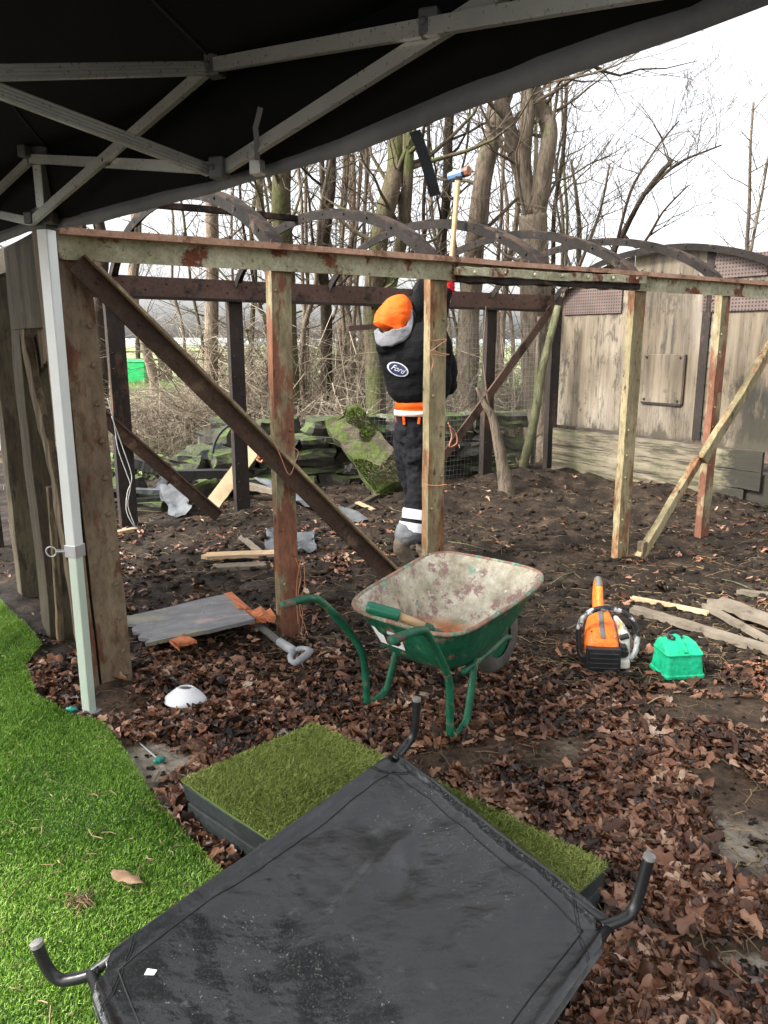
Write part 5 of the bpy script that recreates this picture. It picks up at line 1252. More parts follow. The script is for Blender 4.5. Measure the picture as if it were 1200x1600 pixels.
for corner, pix, Ys in (((.03, .03), ((632, 1168), (645, 1150), (649, 1128), (651, 1092)), (Yt+.01, Yt+.03, Yt+.03, Yt+.03)),
                        ((.97, .03), ((962, 1441), (985, 1428), (998, 1398), (1015, 1338)), (Yr+.0, Yr+.01, Yr+.02, Yr+.02)),
                        ((.03, .97), ((118, 1529), (92, 1530), (74, 1512), (57, 1474)), (Yl, Yl, Yl, Yl))):
    pp = bez(legpath(corner, pix, Ys))
    mb = MB(); mb.tube(pp, tube_r*1.05, 14); lg = mb.build('leg', M['black_tube'], cot, smooth=True)
    d_ = (pp[-1]-pp[-2]).normalized(); mb = MB(); mb.tube([pp[-1]-d_*.006, pp[-1]+d_*.003, pp[-1]+d_*.005], [tube_r*1.12, tube_r*1.12, tube_r*.6], 14); mb.build('end_cap', M['tube_cap'], lg)
mb = MB(); pb = cpos(.97, .97)-cc; mb.tube(bez([pb, pb+V(0, -.05, .01), pb+V(0, -.07, .06), pb+V(0, -.07, .15)]), tube_r, 10); mb.build('leg', M['black_tube'], cot, smooth=True)
# scrap of paper and a rotten leaf
q = fpos(.80*.0+.30, .86)+cc
p = at(237, 1567, .09); 
mb = MB(); mb.slab([V(-.012, -.006, 0), V(.010, -.009, .002), V(.013, .006, .001), V(-.009, .008, .003)], .001); 
best = min(vs_, key=lambda w_: ((w_[0]+cc.x-p.x)**2+(w_[1]+cc.y-p.y)**2)); o = mb.build('paper_scrap', M['paper']); o.location = Vector(best)+cc+V(0, 0, .002); setp(o, 'tiny white scrap of paper on the near left of the black cot', 'paper')
# ---------------------------------------------------------------- wheelbarrow
bo = V(-.17, 2.54, 0); wb = thing('wheelbarrow', 'green wheelbarrow with a mortar crusted tray standing on the dead leaves', 'wheelbarrow', bo, math.radians(-40.2))
def sup(th, hwn, hwf, y0, y1, z0, z1, e_=.42, sh0=0.0, sh1=0.0):
    c_, s_ = math.cos(th), math.sin(th); e_ = e_*(1+.45*max(0, s_)*(1 if c_ < 0 else .4))
    yy = (math.copysign(abs(s_)**e_, s_)+1)/2; xx = math.copysign(abs(c_)**e_, c_)
    return V(xx*(hwn+(hwf-hwn)*yy)+sh0+(sh1-sh0)*yy, y0+(y1-y0)*yy, z0+(z1-z0)*yy)
prof = [(.285, .32, .285, 1.02, .465, .545, .40), (.265, .30, .305, .985, .44, .51, .42), (.235, .27, .34, .93, .37, .42, .45), (.20, .235, .38, .86, .30, .325, .48), (.165, .19, .425, .79, .262, .27, .55), (.12, .14, .47, .72, .255, .258, .6)]
def tray(off):
    N = 56; vs_ = []
    for (hn, hf, y0, y1, z0, z1, e_) in prof:
        for k in range(N):
            p = sup(2*math.pi*k/N, hn-off, hf-off, y0+off, y1-off, z0+off*.6, z1+off*.6, e_, .035, 0)
            vs_.append(p+noise.noise_vector(p*6)*.006)
    fs = [(i*N+k, i*N+(k+1) % N, (i+1)*N+(k+1) % N, (i+1)*N+k) for i in range(len(prof)-1) for k in range(N)]
    fs.append(tuple(range((len(prof)-1)*N, len(prof)*N))); return vs_, fs, N
mb = MB(); v1, f1_, N = tray(0); mb.add(v1, f1_); mb.build('tray', M['green_paint'], wb, smooth=True)
mb = MB(); v2, f2_, N = tray(.006); mb.add(v2, f2_); mb.build('tray_lining', M['tray_in'], wb, smooth=True)
mb = MB(); ringp = [Vector(p)+V(0, 0, .002) for p in v1[:N]]; mb.tube(ringp+[ringp[0], ringp[1]], .0085, 8, cap=False); mb.build('rim', M['rim_rust'], wb, smooth=True)
for sx_ in (-1, 1):
    x = .262*sx_
    pth = bez([V(x+.01, -.02, .555), V(x+.01, .12, .545), V(x*.97, .20, .50), V(x*.88, .33, .34), V(x*.84, .385, .24), V(x*.82, .40, .12), V(x*.82, .405, .03), V(x*.82, .425, .008), V(x*.82, .47, .008), V(x*.80, .52, .03), V(x*.78, .55, .10), V(x*.74, .60, .27)], 5)
    mb = MB(); mb.tube(pth, .0155, 12); mb.build('handle_frame', M['green_paint'], wb, smooth=True)
    mb = MB(); mb.tube([V(x+.01, -.026, .5553), V(x+.01, .035, .5505)], [.0168, .0168], 14); gr = mb.build('grip', M['grip_rust'], wb, smooth=True)
    mb = MB(); mb.tube(bez([V(x*.78, .50, .245), V(x*.6, .78, .235), V(x*.32, 1.0, .20), V(x*.24, 1.09, .17)]), .013, 10); mb.build('rail', M['green_paint'], wb, smooth=True)
mb = MB(); mb.tube([V(-.20, .58, .245), V(.20, .58, .245)], .012, 8); mb.build('cross_bar', M['green_paint'], wb)
RX = Matrix.Rotation(math.pi/2, 3, 'Y')
mb = MB(); mb.lathe([(.09, -.03), (.13, -.04), (.155, -.03), (.166, -.012), (.168, 0), (.166, .012), (.155, .03), (.13, .04), (.09, .03)], (0, 1.06, .166), RX, 32); wh = mb.build('wheel', M['tyre_grey'], wb, smooth=True)
mb = MB(); mb.lathe([(0, -.05), (.02, -.05), (.025, -.02), (.095, -.02), (.095, .02), (.025, .02), (.02, .05), (0, .05)], (0, 1.06, .166), RX, 24); mb.build('rim', M['green_paint'], wh)
# white and black sticker on the near end of the tray
dx_ = [(-.145, 0), (.03, 0), (.03, 1), (-.115, 1)]
tl1 = [Vector(p) for p in v1]
def nearwall(x, k, out=.004):       # k: 0 bottom, 1 top of the sticker; follows the near wall of the tray
    z = .335+.075*k; best = None
    for i in range(3):
        for q in range(N):
            a_, b_, c2, d2 = tl1[i*N+q], tl1[i*N+(q+1) % N], tl1[(i+1)*N+(q+1) % N], tl1[(i+1)*N+q]
            if a_.y > .5: continue
            for t in (0, .25, .5, .75):
                p = a_.lerp(d2, t); e2 = (p.x-x)**2+(p.z-z)**2
                if best is None or e2 < best[0]: best = (e2, p)
    return V(x, best[1].y-out, z-.003)
mb = MB(); q = [nearwall(-.10, 0), nearwall(.03, 0), nearwall(.03, 1), nearwall(-.12, 1)]; mb.add(q+[p+V(0, .002, 0) for p in q], [(0, 1, 2, 3), (7, 6, 5, 4), (0, 4, 5, 1), (1, 5, 6, 2), (2, 6, 7, 3), (3, 7, 4, 0)]); stk = mb.build('sticker', M['paper'], wb)
mb = MB(); q = [nearwall(-.055, .12, .0045), nearwall(.02, .12, .0045), nearwall(.02, .85, .0045), nearwall(-.055, .85, .0045)]; mb.add(q, [(0, 1, 2, 3)]); mb.build('dark_panel', M['saw_black'], stk)
# leftover rusty rubble in the tray is its lining; the tool lying in it:
t0, t1, t2, t3 = at(573, 948, .505), at(624, 962, .47), at(666, 981, .425), at(697, 983, .37)
tl = thing('hand_tool', 'short wooden tool with a dark green sleeve lying in the wheelbarrow tray', 'hand tool', t0)
mb = MB(); mb.tube([V(0, 0, 0), (t1-t0)*.1, (t1-t0)*.93, (t1-t0)], [.021, .024, .024, .025], 16); mb.build('sleeve', M['green_plastic'], tl, smooth=True)
mb = MB(); mb.tube([(t1-t0)*.9, t2-t0], [.0165, .0175], 14); mb.build('shaft', M['ash_handle'], tl, smooth=True)
mb = MB(); d_ = (t2-t1).normalized(); s_ = d_.cross(V(0, 0, 1)).normalized(); b0_ = t2-t0
mb.tube([b0_-d_*.008, b0_+d_*.02, b0_+d_*.03], [.021, .022, .012], 12)
for k in range(5): mb.tube([b0_+d_*.015+s_*(k-2)*.010, b0_+d_*.06+s_*(k-2)*.015+V(0, 0, .004*k), b0_+d_*.085+s_*(k-2)*.019+V(0, 0, -.015)], [.006, .0065, .004], 6)
mb.build('head', M['green_paint'], tl, smooth=True)
# ---------------------------------------------------------------- chainsaw
cs0 = at(950, 1047, 0); cs0.z = gz(cs0.x, cs0.y)-.004
cs = thing('chainsaw', 'orange chainsaw body with a chipped black hoop handle standing on the soil', 'chainsaw', cs0, math.radians(-6))
def lofted(rings, n=24, e_=.55):
    """rings: (cx, y, cz, hw, hh) cross-sections across y"""
    mb = MB(); vs_ = []
    for (cx, y, cz, hw, hh) in rings:
        for k in range(n):
            a = 2*math.pi*k/n; c_, s_ = math.cos(a), math.sin(a)
            vs_.append(V(cx+math.copysign(abs(c_)**e_, c_)*hw, y+(0 if s_ < 0 else 0), cz+math.copysign(abs(s_)**e_, s_)*hh))
    m = len(rings); fs = [(i*n+k, i*n+(k+1) % n, (i+1)*n+(k+1) % n, (i+1)*n+k) for i in range(m-1) for k in range(n)]
    fs += [tuple(range(n)), tuple(range((m-1)*n, m*n))]; mb.add(vs_, fs); return mb
lofted([(-.024, .02, .07, .066, .05), (-.024, .03, .075, .076, .062), (-.022, .10, .095, .078, .075), (-.016, .18, .115, .072, .085), (-.008, .25, .13, .058, .085), (-.002, .29, .13, .045, .07), (0, .305, .13, .035, .05)]).build('cover', M['orange_plastic'], cs, smooth=True)
mb = MB(); mb.box((-.024, .012, .058), (.158, .05, .112), None, 0, .97)
for k in range(4): mb.box((-.024, -.016, .022+k*.023), (.13, .012, .010))
mb.rivet((-.065, -.014, .098), (0, -1, 0), .006, .004); mb.rivet((.015, -.014, .098), (0, -1, 0), .006, .004)
mb.build('ribbed_guard', M['saw_black'], cs, bevel=.008)
mb = MB(); mb.sweep([(-.014, -.006), (.014, -.006), (.011, .006), (-.011, .006)], [V(-.022, .045, .145), V(-.02, .10, .168), V(-.014, .18, .199), V(-.008, .235, .213)], (0, 0, 1)); mb.box((-.008, .24, .216), (.045, .02, .012)); mb.box((-.018, .125, .186), (.006, .06, .006)); mb.build('centre_strip', M['saw_grey'], cs, bevel=.003)
# rear handle: closed loop
mb = MB(); hp_ = bez([V(.005, .27, .12), V(.01, .36, .19), V(.016, .44, .26), V(.02, .50, .285), V(.022, .54, .25), V(.022, .53, .16), V(.02, .45, .06), V(.01, .36, .04), V(.0, .28, .06)])
mb.tube(hp_, .020, 12); rh = mb.build('rear_handle', M['orange_plastic'], cs, smooth=True)
mb = MB(); mb.tube([p+V(0, .004, .007) for p in hp_[12:24]], .0185, 12); mb.build('grip', M['saw_grey'], rh, smooth=True)
# hoop handle
hz = [V(-.115, .05, .045), V(-.125, .07, .07), V(-.13, .09, .16), V(-.112, .10, .225), V(-.06, .11, .262), V(.01, .11, .272), V(.08, .11, .25), V(.125, .10, .205), V(.142, .09, .15), V(.138, .08, .08), V(.115, .07, .045), V(.08, .07, .04)]
mb = MB(); mb.tube(bez(hz), .0135, 12); mb.build('hoop_handle', M['saw_bar'], cs, smooth=True)
mb = MB(); mb.box((-.095, .06, .04), (.06, .05, .04)); mb.build('bracket', M['saw_black'], cs, bevel=.008)
mb = MB(); mb.box((.085, .15, .085), (.055, .19, .15), None, 0, .8); mb.box((.078, .20, .15), (.025, .14, .07), Matrix.Rotation(.1, 3, 'Z')); mb.build('engine_case', M['white_plastic'], cs, bevel=.012)
mb = MB()
for k in range(7): mb.box((.116, .10+k*.022, .09), (.012, .006, .09))
mb.build('cooling_fins', M['steel'], cs)
mb = MB(); mb.tube([V(.075, .03, .075), V(.075, .055, .085)], [.022, .024], 16); mb.box((.072, .05, .105), (.03, .05, .02)); mb.tube([V(.06, .075, .14), V(.10, .08, .15)], .014, 10); mb.build('fuel_cap', M['saw_black'], cs, bevel=.003)
mb = MB(); mb.box((.075, .045, .03), (.055, .07, .045)); mb.build('tank', M['white_plastic'], cs, bevel=.01)
mb = MB(); mb.tube(bez([V(.05, .08, .16), V(.07, .11, .19), V(.06, .16, .20), V(.085, .18, .17), V(.06, .20, .18)]), .003, 6); mb.build('spark_lead', M['yellow'], cs)
for q in range(4):
    mb = MB(); mb.box((-.068+.012*q, .10+.018*q, .158-.001*q), (.007, .030, .012), Matrix.Rotation(-.5, 3, 'Y')); mb.build('vent', M['saw_black'], cs)
for (x_, y_, z_) in ((-.075, .045, .135), (.035, .06, .150), (.03, .22, .19)):
    mb = MB(); mb.rivet((x_, y_, z_), (x_*4, -.2, .8), .006, .004); mb.build('screw', M['steel'], cs)
mb = MB(); mb.box((.03, .14, .02), (.10, .20, .03)); mb.build('base', M['saw_black'], cs, bevel=.01)
# ---------------------------------------------------------------- green can
g0 = at(1070, 1062, 0); g0.z = gz(g0.x, g0.y)-.002
gc_ = thing('fuel_can', 'bright green plastic can with a black ring on its sloping top', 'can', g0, math.radians(7))
def rr(w, d, z, cy, r_=.02, n=5):
    pts = []
    for (sx_, sy_, a0) in ((1, 1, 0), (-1, 1, 90), (-1, -1, 180), (1, -1, 270)):
        for k in range(n+1):
            a = math.radians(a0+90*k/n); pts.append(V(sx_*(w/2-r_)+r_*math.cos(a), cy+sy_*(d/2-r_)+r_*math.sin(a), z))
    return pts
def stack(rings):
    mb = MB(); n = len(rings[0]); vs_ = [p for r_ in rings for p in r_]
    mb.add(vs_, [(i*n+k, i*n+(k+1) % n, (i+1)*n+(k+1) % n, (i+1)*n+k) for i in range(len(rings)-1) for k in range(n)]+[tuple(range(n))[::-1], tuple(range((len(rings)-1)*n, len(rings)*n))]); return mb
stack([rr(.185, .155, .0, .078), rr(.198, .168, .008, .078), rr(.198, .168, .02, .078), rr(.188, .158, .026, .078), rr(.172, .142, .105, .08), rr(.172, .142, .112, .08)]).build('body', M['can'], gc_, smooth=False, bevel=.003)
stack([rr(.180, .150, .112, .08), rr(.182, .152, .118, .08), rr(.176, .144, .124, .082), rr(.160, .095, .150, .100), rr(.145, .07, .157, .11)]).build('lid', M['can'], gc_, bevel=.004)
mb = MB(); mb.sweep([(-.014, -.01), (.014, -.01), (.010, .010), (-.010, .010)], [V(0, .012, .124), V(0, .05, .150), V(0, .10, .168), V(0, .13, .166)], (0, 0, 1)); mb.build('ridge', M['can'], gc_, bevel=.004)
mb = MB(); mb.tube([V(-.004+.034*math.cos(a), .115+.012*math.sin(a), .170+.020*math.sin(a)) for a in [2*math.pi*k/20 for k in range(21)]], .0058, 8); mb.box((-.018, .105, .162), (.022, .03, .018)); mb.build('ring', M['saw_black'], gc_, smooth=True)
# ---------------------------------------------------------------- worker
YP = at(645, 889).y; PX = F/at(645, 700, 0).y
def S(u, v, dy=0.0): return atY(u, v, YP+dy)
pb_ = S(650, 889); pb_.z = gz(pb_.x, pb_.y)
man = thing('person', 'worker seen from behind in an orange hat and black hoodie swinging a hammer overhead', 'person', pb_)
k_ = 1/ (F/ (YP*1.02))
def eloft(mb, nodes, n=20, cap=True):
    """nodes: (u, v, dy, half width px, half depth m) -> elliptical rings across the path"""
    P = [S(u, v, dy)-pb_ for u, v, dy, a, b in nodes]; vs_ = []; N = len(P)
    for i, p in enumerate(P):
        t = (P[min(i+1, N-1)]-P[max(i-1, 0)]).normalized(); s_ = t.cross(V(0, 1, 0)).normalized(); u_ = s_.cross(t)
        for j in range(n):
            g = 2*math.pi*j/n; vs_.append(p+s_*math.cos(g)*nodes[i][3]*k_+u_*math.sin(g)*nodes[i][4])
    fs = [(i*n+j, i*n+(j+1) % n, (i+1)*n+(j+1) % n, (i+1)*n+j) for i in range(N-1) for j in range(n)]
    if cap: fs += [tuple(range(n))[::-1], tuple(range((N-1)*n, N*n))]
    mb.add(vs_, fs); return mb
def fin(o, vox, sm=4, disp=0, dscale=.08):
    m = o.modifiers.new('join', 'REMESH'); m.mode = 'VOXEL'; m.voxel_size = vox; m.use_smooth_shade = True
    s_ = o.modifiers.new('soft', 'SMOOTH'); s_.iterations = sm; s_.factor = .5
    if disp:
        tx = bpy.data.textures.new('folds', 'CLOUDS'); tx.noise_scale = dscale; tx.noise_depth = 3
        d_ = o.modifiers.new('folds', 'DISPLACE'); d_.texture = tx; d_.strength = disp; d_.mid_level = .5
    return o
# nodes
armL = [(642, 524, .02, 15, .06), (645, 502, .06, 14.5, .06), (654, 472, .13, 14.5, .058), (668, 443, .20, 13.5, .052), (686, 432, .22, 10, .045), (698, 434, .20, 8, .035)]
armR = [(674, 525, .03, 14, .058), (684, 505, .10, 12, .055), (690, 480, .16, 10, .048), (694, 462, .20, 8, .042), (698, 452, .21, 7, .035)]
legN = [(654, 668, 0, 22, .10), (655, 700, 0, 20, .095), (657, 735, .01, 16, .075), (654, 770, 0, 15, .07), (650, 800, -.02, 15, .065), (640, 835, -.06, 13, .055)]
legF = [(636, 668, .08, 17, .09), (634, 700, .10, 14, .08), (640, 740, .14, 12, .07), (648, 780, .16, 12, .065), (656, 820, .16, 12, .06), (662, 852, .16, 11, .05)]
mb = MB()
eloft(mb, [(652, 690, .03, 32, .10), (654, 665, .02, 36, .12), (654, 640, .01, 33, .11), (652, 610, 0, 36, .11), (650, 570, 0, 42, .11), (650, 540, .01, 40, .10), (648, 524, .02, 28, .08), (640, 513, .03, 10, .05), (632, 508, .04, 9, .05), (626, 500, .05, 12, .06)])
eloft(mb, [(u, v, dy, a*.72, b*.75) for u, v, dy, a, b in armL]); eloft(mb, [(u, v, dy, a*.75, b*.75) for u, v, dy, a, b in armR]); eloft(mb, legN); eloft(mb, legF)
hc = S(619, 493, .05)-pb_; mb.ell(hc, (.078, .098, .112), Matrix.Rotation(-.35, 3, 'Y') @ Matrix.Rotation(-.35, 3, 'X'), 20, 14)
fd = V(.22, .93, .30).normalized()                       # where the face looks: away, up at the hammer
sx_v = fd.cross(V(0, 0, 1)).normalized(); up_v = sx_v.cross(fd)
mb.ell(hc+fd*.095+up_v*-.02, (.014, .020, .022)); mb.ell(hc+fd*.082+up_v*-.055, (.026, .016, .010)); mb.ell(hc+fd*.070+up_v*-.09, (.03, .025, .022))
for q in (-1, 1): mb.ell(hc+sx_v*q*.080+up_v*-.01, (.010, .018, .030)); mb.ell(hc+fd*.086+sx_v*q*.030+up_v*.008, (.014, .010, .009))
# hands: palm, four fingers curled round the handle, a thumb
HD0, HD1 = S(701, 462, .235), S(716, 276, .30)           # hammer axis
hax = (HD1-HD0).normalized()
def hand(mb, c, frm, side):
    c = c-pb_; frm = frm-pb_; out = (c-frm); out -= hax*out.dot(hax); out.normalize(); tan = hax.cross(out).normalized()*side
    pc_ = c-out*.036; mb.ell(pc_, (.028, .034, .044), Matrix((tan, out, hax)).transposed(), 12, 8)
    mb.tube([frm, pc_-hax*.01], [.032, .027], 10)
    for k in range(4):
        h_ = hax*(.030-.020*k); ln = (.95, 1.05, 1.0, .82)[k]; R_ = .026*ln; pts = []
        for a in np.linspace(-.5, 3.6*ln, 8): pts.append(c+h_+(-out*math.cos(a)+tan*math.sin(a))*R_)
        mb.tube(pts, [.0095, .0095, .009, .009, .0085, .0085, .008, .0065], 8)
    mb.tube([pc_+hax*.02-tan*.015, c+hax*.045-tan*.022, c+hax*.050-tan*.012+out*.020, c+hax*.045+tan*.006+out*.026], [.011, .010, .009, .007], 8)
h1_ = HD0.lerp(HD1, .14); h2_ = HD0.lerp(HD1, .06)
hand(mb, h1_, S(696, 434, .20), 1); hand(mb, h2_, S(697, 454, .19), -1)
body = mb.build('body', M['skin'], man, smooth=True); fin(body, .006, 2)
mb = MB(); hand(mb, h1_, S(696, 434, .20), 1); hand(mb, h2_, S(697, 454, .19), -1)
gl = mb.build('gloves', M['glove'], man, smooth=True); fin(gl, .004, 1)
d_ = gl.modifiers.new('cover', 'DISPLACE'); d_.strength = .004; d_.mid_level = 0
# hoodie
mb = MB()
eloft(mb, [(652, 629, 0, 31, .125), (652, 624, 0, 42, .145), (654, 614, 0, 47, .155), (653, 590, 0, 50, .155), (650, 560, 0, 56, .16), (649, 538, .01, 56, .15), (650, 522, .02, 46, .12), (646, 512, .03, 26, .09)])
eloft(mb, [(u, v, dy, a, b) for u, v, dy, a, b in armL]); eloft(mb, [(u, v, dy, a+2.5, b+.012) for u, v, dy, a, b in armR])
mb.ell(S(699, 584, .10)-pb_, (.065, .09, .14), Matrix.Rotation(.12, 3, 'Y'), 16, 12)
mb.ell(S(698, 602, .12)-pb_, (.07, .07, .07), None, 16, 12)
mb.ell(S(612, 542, -.03)-pb_, (.10, .10, .085), Matrix.Rotation(.5, 3, 'Y'), 18, 12)
mb.ell(S(641, 512, .02)-pb_, (.075, .07, .06), None, 16, 10)
mb.ell(S(636, 548, -.05)-pb_, (.12, .09, .07), Matrix.Rotation(-.3, 3, 'Y'), 18, 12)
hd = mb.build('hoodie', M['hoodie'], man, smooth=True); fin(hd, .009, 5, .028, .11)
# hood lining: grey crescent under the hat
mb = MB(); vs_ = []; n = 36
for i in range(n+1):
    a = math.pi*(1.02+1.08*i/n); 
    for k in range(7):
        t = k/6; rr_ = .118*(1-.28*t); sagk = math.sin(math.pi*(i/n))
        p = S(615, 506, .01)-pb_+V(math.cos(a)*rr_*1.05, math.sin(a)*.10*(1-.25*t)-.05, math.sin(a)*rr_*1.25*(1-.55*t)+.30*math.cos(a)*rr_+.012*math.sin(3*a)+.01*noise.noise(V(i*.3, k*.4, 0))); vs_.append(p)
mb.add(vs_, [(i*7+k, i*7+k+1, (i+1)*7+k+1, (i+1)*7+k) for i in range(n) for k in range(6)])
ln_ = mb.build('hood_lining', M['lining'], man, smooth=True); sm = ln_.modifiers.new('t', 'SOLIDIFY'); sm.thickness = .022; sm.offset = 0; ss = ln_.modifiers.new('s', 'SUBSURF'); ss.levels = 1; ss.render_levels = 1
# hat
mb = MB(); RH = Matrix.Rotation(math.radians(22), 3, 'Y') @ Matrix.Rotation(math.radians(-8), 3, 'X')
vs_ = []; n = 48; m = 26
for i in range(m+1):
    t = i/m; z = -.105+.240*t; rad = .126*(max(0, 1-(max(0, t-.28)/.72)**1.75))**.62*(1-.10*max(0, .3-t)/.3)
    for j in range(n):
        g = 2*math.pi*j/n; w_ = 1+.03*math.sin(5*g+3*t)*(1-t)+.10*noise.noise(V(math.cos(g)*1.6, math.sin(g)*1.6, t*3))+.04*noise.noise(V(math.cos(g)*4, math.sin(g)*4, t*9))
        vs_.append(hc+V(.003, -.002, .004)+RH @ V(rad*w_*math.cos(g), rad*w_*1.05*math.sin(g), z))
mb.add(vs_, [(i*n+j, i*n+(j+1) % n, (i+1)*n+(j+1) % n, (i+1)*n+j) for i in range(m) for j in range(n)]+[tuple(range(n))[::-1]])
mb.build('hat', M['orange_cloth'], man, smooth=True)
mb = MB(); mb.tube([S(642, 481, .02)-pb_, S(647, 490, .0)-pb_, S(648, 500, .01)-pb_], .008, 8); mb.build('strap', M['navy'], man, smooth=True)
# trousers
mb = MB()
eloft(mb, [(655, 642, .01, 37, .125), (655, 650, .01, 38, .13), (655, 668, .015, 39, .14), (653, 690, .02, 36, .13)])
eloft(mb, [(655, 675, 0, 28, .12), (655, 705, 0, 27, .12), (658, 735, .01, 23, .10), (657, 765, 0, 21, .095), (652, 800, -.02, 21, .09), (646, 825, -.05, 21, .085)])
eloft(mb, [(637, 675, .08, 22, .105), (634, 705, .10, 19, .10), (640, 745, .14, 17, .09), (648, 780, .16, 14, .08), (656, 820, .16, 14, .075), (661, 845, .16, 14, .07)])
tr = mb.build('trousers', M['trousers'], man, smooth=True); fin(tr, .009, 2, .035, .07)
mb = MB(); eloft(mb, [(644, 823, -.055, 22, .09), (641, 832, -.065, 24, .094), (638, 841, -.075, 23, .092), (637, 847, -.085, 19, .082), (638, 852, -.09, 14, .065)])
th_ = mb.build('trouser_hem', M['knee_grey'], man, smooth=True); fin(th_, .007, 3, .014, .05)
for (uc, v0, v1, uw, dy, nm) in ((652.5, 796, 811, 23.5, -.022, 0), (647, 817, 831, 23.6, -.05, 1)):
    mb = MB(); eloft(mb, [(uc+.5, v0, dy, uw, .094), (uc-1.5, v1, dy-.012, uw, .094)], 28); mb.build('reflective_band', M['reflective'], man, smooth=False)
mb = MB(); eloft(mb, [(657, 615, 0, 37, .13), (656, 641, 0, 38.5, .142)], 28); mb.build('shirt_hem', M['orange_cloth'], man, smooth=True)
mb = MB(); eloft(mb, [(656, 639.5, 0, 39.5, .148), (656, 648, .0, 39.5, .146)], 28); mb.build('hem_band', M['pale_hem'], man, smooth=True)
for (u, v, yo) in ((620, 656, -.03), (631, 656, -.10), (655, 655, -.135)):
    mb = MB(); mb.box(S(u, v, yo)-pb_, (.016, .012, .062), Matrix.Rotation(.12 if u > 640 else -.1, 3, 'Y')); mb.build('belt_loop', M['orange_cloth'], man, bevel=.002)
# boots
def boot(nodes, solep):
    mb = MB(); eloft(mb, nodes, 16); o = mb.build('boot', M['boot'], man, smooth=True); fin(o, .006, 3, .008, .03)
boot([(632, 838, -.09, 13, .055), (628, 850, -.09, 13.5, .058), (627, 858, -.09, 13, .055), (636, 872, -.08, 11.5, .048), (645, 883, -.07, 9.5, .042), (650, 888, -.06, 6, .03)], None)
boot([(661, 842, .16, 12, .055), (662, 856, .16, 12, .055), (666, 866, .17, 12.5, .055), (674, 870, .18, 11, .045), (684, 871, .19, 6, .03)], None)
# emblem on the back of the hoodie, pressed onto the cloth
bpy.context.view_layer.update(); dg = bpy.context.evaluated_depsgraph_get(); hev = hd.evaluated_get(dg)
bvh = BVHTree.FromObject(hd, dg); camp = V(0, 0, H)-pb_
def onto(u, v, lift):
    d_ = (S(u, v)-V(0, 0, H)).normalized(); h_, nrm_, _, _ = bvh.ray_cast(camp, d_)
    return h_-d_*lift if h_ is not None else S(u, v, -.15)-pb_-d_*lift
EC = (621.5, 577.0); EA = math.radians(23); ea, eb = 17.5, 10.2
def em(x, y, lift):         # emblem axes in picture pixels at the worker's distance
    return onto(EC[0]+x*math.cos(EA)-y*math.sin(EA)*-1*-1, EC[1]+x*math.sin(EA)+y*math.cos(EA), lift)
def disc(r0, r1, mat, name, lift, par):
    mb = MB(); n = 44; rings = 7; vs_ = []
    for i in range(rings+1):
        k = r0+(r1-r0)*i/rings
        for j in range(n): g = 2*math.pi*j/n; vs_.append(em(ea*k*math.cos(g), eb*k*math.sin(g), lift))
    mb.add(vs_, [(i*n+j, i*n+(j+1) % n, (i+1)*n+(j+1) % n, (i+1)*n+j) for i in range(rings) for j in range(n)]); return mb.build(name, mat, par)
ev = hd
disc(0.02, 1.0, M['white_print'], 'emblem', .004, hd); disc(0.02, .86, M['navy'], 'emblem', .0065, hd)
cu = bpy.data.curves.new('lettering', 'FONT'); cu.body = 'Ford'; cu.size = 1; cu.shear = .35; cu.align_x = 'CENTER'; cu.align_y = 'CENTER'
fo = bpy.data.objects.new('tmp', cu); col.objects.link(fo); bpy.context.view_layer.update(); dg = bpy.context.evaluated_depsgraph_get()
me = bpy.data.meshes.new_from_object(fo.evaluated_get(dg)); bpy.data.objects.remove(fo)
b = bmesh.new(); b.from_mesh(me); bmesh.ops.subdivide_edges(b, edges=b.edges[:], cuts=1); b.to_mesh(me); b.free()
wx = max(v.co.x for v in me.vertices)-min(v.co.x for v in me.vertices)
for v in me.vertices: v.co = em(v.co.x*(ea*1.32/wx), -v.co.y*ea*1.32/wx*1.05, .009)
lo_ = link_mesh('lettering', me, M['white_print'], hd)
# ---------------------------------------------------------------- sledgehammer
hm = thing('sledgehammer', 'sledgehammer with a pale shaft and blue head held high above the worker', 'sledgehammer', HD0)
mb = MB(); L_ = HD1-HD0; mb.tube([-L_*.06, V(0, 0, 0), L_*.5, L_*.92, L_], [.019, .017, .0155, .018, .018], 12); mb.build('shaft', M['ash_handle'], hm, smooth=True)
hx = (S(732, 267, .26)-S(703, 276, .34)); Lh = hx.length; hx.normalize(); hy = hax.cross(hx).normalized(); Rm = Matrix((hx, hy, hax-hx*hax.dot(hx))).transposed()
hcn = S(717, 272, .30)-HD0
def octo(x0, x1, r0, r1, mat, nm, par):
    mb = MB(); mb.tube([hcn+hx*x0, hcn+hx*x1], [r0, r1], 8); return mb.build(nm, mat, par, bevel=.004)
hh_ = octo(-.062, .040, .030, .030, M['blue_steel'], 'head', hm)
octo(.030, .052, .0325, .0325, M['saw_black'], 'band', hh_); octo(.050, .078, .034, .033, M['red_steel'], 'face', hh_); octo(-.075, -.062, .026, .030, M['blue_steel'], 'face', hh_)
mb = MB(); mb.box(hcn-hax*.026, (.05, .045, .02)); mb.build('collar', M['saw_black'], hh_, bevel=.004)
